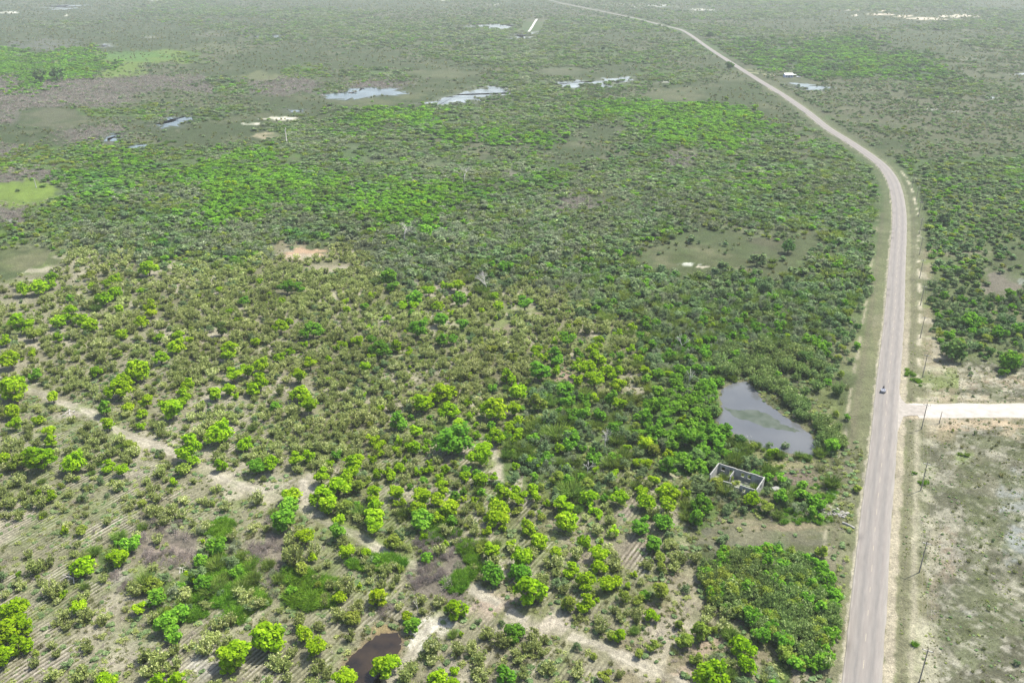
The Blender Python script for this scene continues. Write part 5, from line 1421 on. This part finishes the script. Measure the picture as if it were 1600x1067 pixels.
# short leaning post by the gravel road
e = thing('marker_post', P3(1467.3, 661.6), .2, 'short dark post standing in pinkish soil just below the gravel road', 'post')
mb = MB(); mb.tube((0, 0, -.1), (.12, .1, 3.9), .13, .06, 7); new_obj('shaft', mb.build('shaft'), e, WOOD)
mb = MB(); mb.tube((.1, .02, 2.6), (.55, .1, 1.9), .04, .03, 5); new_obj('stay', mb.build('stay'), e, WOOD)

# ------------------------------------------------------------ rubble and the old drain by the road corner
STONE = simple_mat('pale_limestone', (.27, .26, .235), .95, .3, 2.0)
rr = random.Random(31)
rub = thing('rubble_pile', P3(1302, 803), 0, 'heap of pale broken stones and rubble at the field corner left of the road', 'rubble')
base = P3(1302, 803)
stones = []
for v_ in range(4):
    bm = bmesh.new(); bmesh.ops.create_icosphere(bm, subdivisions=1, radius=.5)
    for vv in bm.verts: vv.co *= rr.uniform(.65, 1.15); vv.co.z *= .7
    me = bpy.data.meshes.new('stone'); bm.to_mesh(me); bm.free(); me.materials.append(STONE); stones.append(me)
for i in range(120):
    t_ = rr.random()
    u_ = 1279 + 42 * t_ + rr.gauss(0, 2); v_ = 797 + 6 * t_ + rr.gauss(0, 2.2) + (4 if rr.random() < .3 else 0)
    p = P3(u_, v_) - base; s_ = rr.uniform(.25, .85) * (1.25 if t_ > .55 else .8)
    o = new_obj('stone', stones[i % 4], rub); o.location = (p.x, p.y, s_ * .2); o.scale = (s_, s_ * rr.uniform(.7, 1.2), s_ * .8); o.rotation_euler = (rr.uniform(-.4, .4), rr.uniform(-.4, .4), rr.uniform(0, 6.28))
dr = pxline([(1316, 817), (1322, 819), (1329, 822.5), (1335, 826)])
mb = MB()
pts3 = [Vector((x, y, .16)) for x, y in dr]
for a_, b_ in zip(pts3[:-1], pts3[1:]): mb.tube(a_, b_, .28, .28, 8)
o = new_obj('drain_pipe', mb.build('drain_pipe'), None, simple_mat('old_concrete_pipe', (.30, .29, .26), .9, .2, 2)); tagged(o, 'old curved concrete pipe lying on the verge below the rubble', 'pipe')
mb = MB(); p = P3(1148.5, 764.5); 
slab = MB(); slab.box((0, 0, .35), (1.9, 1.4, .7)); o = new_obj('concrete_tank', slab.build('concrete_tank'), None, CONC); o.location = P3(1212.5, 766); o.rotation_euler = (0, 0, .3); tagged(o, 'small square concrete tank in the scrub right of the roofless building', 'tank')

# ------------------------------------------------------------ the far house with its car and shed
hp = P3(1232.5, 121.5)
WHITE = simple_mat('white_paint', (.78, .78, .76), .6, .05, .5); TIN = simple_mat('white_sheet_roof', (.80, .80, .79), .4, .04, .8)
DARKW = simple_mat('dark_opening', (.035, .04, .05), .3, .1, 1); BLUEW = simple_mat('pale_blue_wall', (.38, .44, .58), .8, .08, .5)
hs = thing('house', hp, .12, 'small far house with a white sheet roof right of the road', 'house')
mb = MB(); mb.box((0, 2.5, 1.4), (9.0, 5.0, 2.8)); new_obj('wall', mb.build('wall'), hs, BLUEW)
mb = MB(); n0 = len(mb.v)
mb.v += [(-5, -.9, 2.75), (5, -.9, 2.75), (5, 2.6, 4.4), (-5, 2.6, 4.4), (-5, -.9, 2.85), (5, -.9, 2.85), (5, 2.6, 4.5), (-5, 2.6, 4.5), (-5, 5.9, 2.75), (5, 5.9, 2.75), (-5, 5.9, 2.85), (5, 5.9, 2.85)]
mb.f += [(4, 5, 6, 7), (1, 0, 3, 2), (0, 1, 5, 4), (7, 6, 11, 10), (2, 3, 8, 9), (9, 8, 10, 11), (0, 4, 7, 3), (3, 7, 10, 8), (5, 1, 2, 6), (6, 2, 9, 11)]
new_obj('roof', mb.build('roof'), hs, TIN)
for dx, w_, z0, z1, nm in ((-2.6, 1.6, .9, 2.1, 'window'), (0.1, 1.2, 0.02, 2.2, 'door'), (2.6, 1.6, .9, 2.1, 'window')):
    mb = MB(); mb.box((dx, -.03, (z0 + z1) / 2), (w_, .05, z1 - z0)); new_obj(nm, mb.build(nm), hs, DARKW)
for dx in (-4.7, -1.5, 1.5, 4.7):
    mb = MB(); mb.box((dx, -.75, 1.37), (.15, .15, 2.74)); new_obj('porch_post', mb.build('porch_post'), hs, WHITE)
sh_ = thing('shed', P3(1241.2, 120.4), .2, 'little white open sided shed at the right end of the far house', 'shed')
mb = MB(); mb.box((0, 0, 2.35), (3.6, 3.2, .12)); new_obj('roof', mb.build('roof'), sh_, TIN)
for dx, dy in ((-1.6, -1.4), (1.6, -1.4), (-1.6, 1.4), (1.6, 1.4)):
    mb = MB(); mb.box((dx, dy, 1.14), (.14, .14, 2.28)); new_obj('post', mb.build('post'), sh_, WHITE)
car_me = {}
def car(loc, rz, label, cat='car', paint=WHITE):
    e = thing('parked_car', loc, rz, label, cat)
    bm = bmesh.new()
    prof = [(-2.1, .35), (-2.15, .75), (-2.0, .95), (-1.5, 1.0), (-1.1, 1.45), (.35, 1.48), (1.0, 1.02), (1.9, .92), (2.15, .7), (2.15, .35)]
    a_ = [bm.verts.new((x, -.82, z)) for x, z in prof]; b_ = [bm.verts.new((x, .82, z)) for x, z in prof]
    bm.faces.new(a_); bm.faces.new(list(reversed(b_)))
    for i in range(len(prof)): j = (i + 1) % len(prof); bm.faces.new((a_[j], a_[i], b_[i], b_[j]))
    for vv in bm.verts:
        if vv.co.z > 1.2: vv.co.y *= .82
    me = bpy.data.meshes.new('body'); bm.to_mesh(me); bm.free(); new_obj('body', me, e, paint)
    mb = MB()
    for sy in (-1, 1): mb.box((-.35, sy * .775, 1.2), (1.5, .06, .32))
    mb.box((.72, 0, 1.24), (.06, 1.2, .34)); new_obj('window', mb.build('window'), e, DARKW)
    for x in (-1.35, 1.35):
        for y in (-.8, .8):
            mb = MB(); mb.tube((x, y - .1, .33), (x, y + .1, .33), .33, .33, 12); new_obj('wheel', mb.build('wheel'), e, DARKW)
    return e
car(P3(1247.5, 121.6), .15, 'white car parked right of the far house above the blue pool')

# ------------------------------------------------------------ three wheeler on the road, with its rider
RUB = simple_mat('black_rubber', (.02, .02, .022), .7, .2, 8); STEEL = simple_mat('silver_grey_panels', (.55, .56, .60), .35, .06, 3, .2); FRAME = simple_mat('dark_frame', (.05, .05, .06), .4, .2, 4)
tp = P3(1379.3, 612.5); 
ra = math.atan2(-(np.interp(tp.y + 3, RY, RX) - np.interp(tp.y, RY, RX)), 3.0)
tri = thing('motor_tricycle', (tp.x, tp.y, .20), ra, 'small dark three wheeler with silver cargo tub driving on the left lane of the road', 'three wheeler')
for x, y, r_ in ((-.68, -.55, .30), (.68, -.55, .30), (0, 1.25, .30)):
    mb = MB(); mb.tube((x - .08, y, r_), (x + .08, y, r_), r_, r_, 16)
    wv = new_obj('wheel', mb.build('wheel'), tri, RUB)
    mb = MB(); mb.tube((x - .09, y, r_), (x + .09, y, r_), r_ * .5, r_ * .5, 10); new_obj('rim', mb.build('rim'), wv, STEEL)
mb = MB(); mb.box((0, -.6, .52), (1.25, 1.45, .08))
for sx in (-1, 1): mb.box((sx * .61, -.6, .76), (.05, 1.45, .40))
mb.box((0, -1.30, .76), (1.17, .05, .40)); mb.box((0, .10, .76), (1.17, .05, .40))
new_obj('cargo_tub', mb.build('cargo_tub'), tri, STEEL)
mb = MB(); mb.tube((0, .1, .5), (0, .95, .55), .06, .05, 6); mb.tube((0, .95, .55), (0, .90, 1.1), .045, .04, 6); mb.tube((0, .95, .62), (0, 1.25, .30), .04, .03, 6); mb.box((0, .62, .72), (.26, .5, .22)); new_obj('frame', mb.build('frame'), tri, FRAME)
mb = MB(); mb.tube((-.36, .80, 1.12), (.36, .80, 1.12), .025, .025, 6); new_obj('handlebar', mb.build('handlebar'), tri, FRAME)
mb = MB(); mb.box((0, .36, .82), (.32, .5, .1)); new_obj('saddle', mb.build('saddle'), tri, RUB)
mb = MB(); mb.tube((0, 1.0, .95), (0, 1.08, .95), .09, .10, 10); new_obj('headlight', mb.build('headlight'), tri, STEEL)
def skin_body(name, J, E, rad, mat, root=0):
    me = bpy.data.meshes.new(name); me.from_pydata(J, E, [])
    o = bpy.data.objects.new(name, me); COL.objects.link(o)
    m = o.modifiers.new('s', 'SKIN'); m.use_smooth_shade = True
    for i, r_ in enumerate(rad):
        me.skin_vertices[0].data[i].radius = (r_, r_); me.skin_vertices[0].data[i].use_root = (i == root)
    s_ = o.modifiers.new('d', 'SUBSURF'); s_.levels = 1; s_.render_levels = 1
    dg = bpy.context.evaluated_depsgraph_get(); dg.update()
    em = bpy.data.meshes.new_from_object(o.evaluated_get(dg)); em.name = name
    bpy.data.objects.remove(o, do_unlink=True); em.materials.clear(); em.materials.append(mat)
    return em
J = [(0, .30, .98), (0, .33, 1.22), (0, .38, 1.42), (0, .40, 1.52), (0, .41, 1.66), (0, .42, 1.77),
     (-.19, .38, 1.40), (-.28, .55, 1.18), (-.30, .76, 1.16), (.19, .38, 1.40), (.28, .55, 1.18), (.30, .76, 1.16),
     (-.12, .32, .93), (-.20, .72, .90), (-.18, .62, .50), (-.18, .74, .44), (.12, .32, .93), (.20, .72, .90), (.18, .62, .50), (.18, .74, .44)]
E_ = [(0, 1), (1, 2), (2, 3), (3, 4), (4, 5), (2, 6), (6, 7), (7, 8), (2, 9), (9, 10), (10, 11), (0, 12), (12, 13), (13, 14), (14, 15), (0, 16), (16, 17), (17, 18), (18, 19)]
rd_ = [.15, .15, .15, .06, .10, .09, .07, .05, .035, .07, .05, .035, .10, .075, .05, .045, .10, .075, .05, .045]
CLOTH = simple_mat('dark_clothes', (.045, .045, .055), .9, .2, 8)
pe = new_obj('person', skin_body('person', J, E_, rd_, CLOTH)); pe.location = tri.location; pe.rotation_euler = tri.rotation_euler
tagged(pe, 'person in dark clothes riding the small three wheeler on the road', 'person')
bm = bmesh.new(); bmesh.ops.create_uvsphere(bm, u_segments=12, v_segments=8, radius=.135)
for vv in bm.verts: vv.co = Vector((vv.co.x, vv.co.y * 1.1 + .415, vv.co.z * 1.05 + 1.72))
me = bpy.data.meshes.new('helmet'); bm.to_mesh(me); bm.free(); new_obj('helmet', me, pe, FRAME)

# ------------------------------------------------------------ the air
hz = MB(); hz.box((0, 3900, (CAM_H + 2 - 2) / 2), (16500, 10200, CAM_H + 4))
ho = new_obj('haze', hz.build('haze'), None)
ho['kind'] = 'stuff'; ho['label'] = 'thin pale haze over the plain'
hm = bpy.data.materials.new('haze'); hm.use_nodes = True; ht = hm.node_tree; ht.nodes.clear()
hout = ht.nodes.new('ShaderNodeOutputMaterial'); pv_ = ht.nodes.new('ShaderNodeVolumePrincipled')
pv_.inputs['Color'].default_value = (.84, .90, .92, 1); pv_.inputs['Density'].default_value = .00013; pv_.inputs['Anisotropy'].default_value = .1
ht.links.new(pv_.outputs[0], hout.inputs['Volume']); ho.data.materials.append(hm)
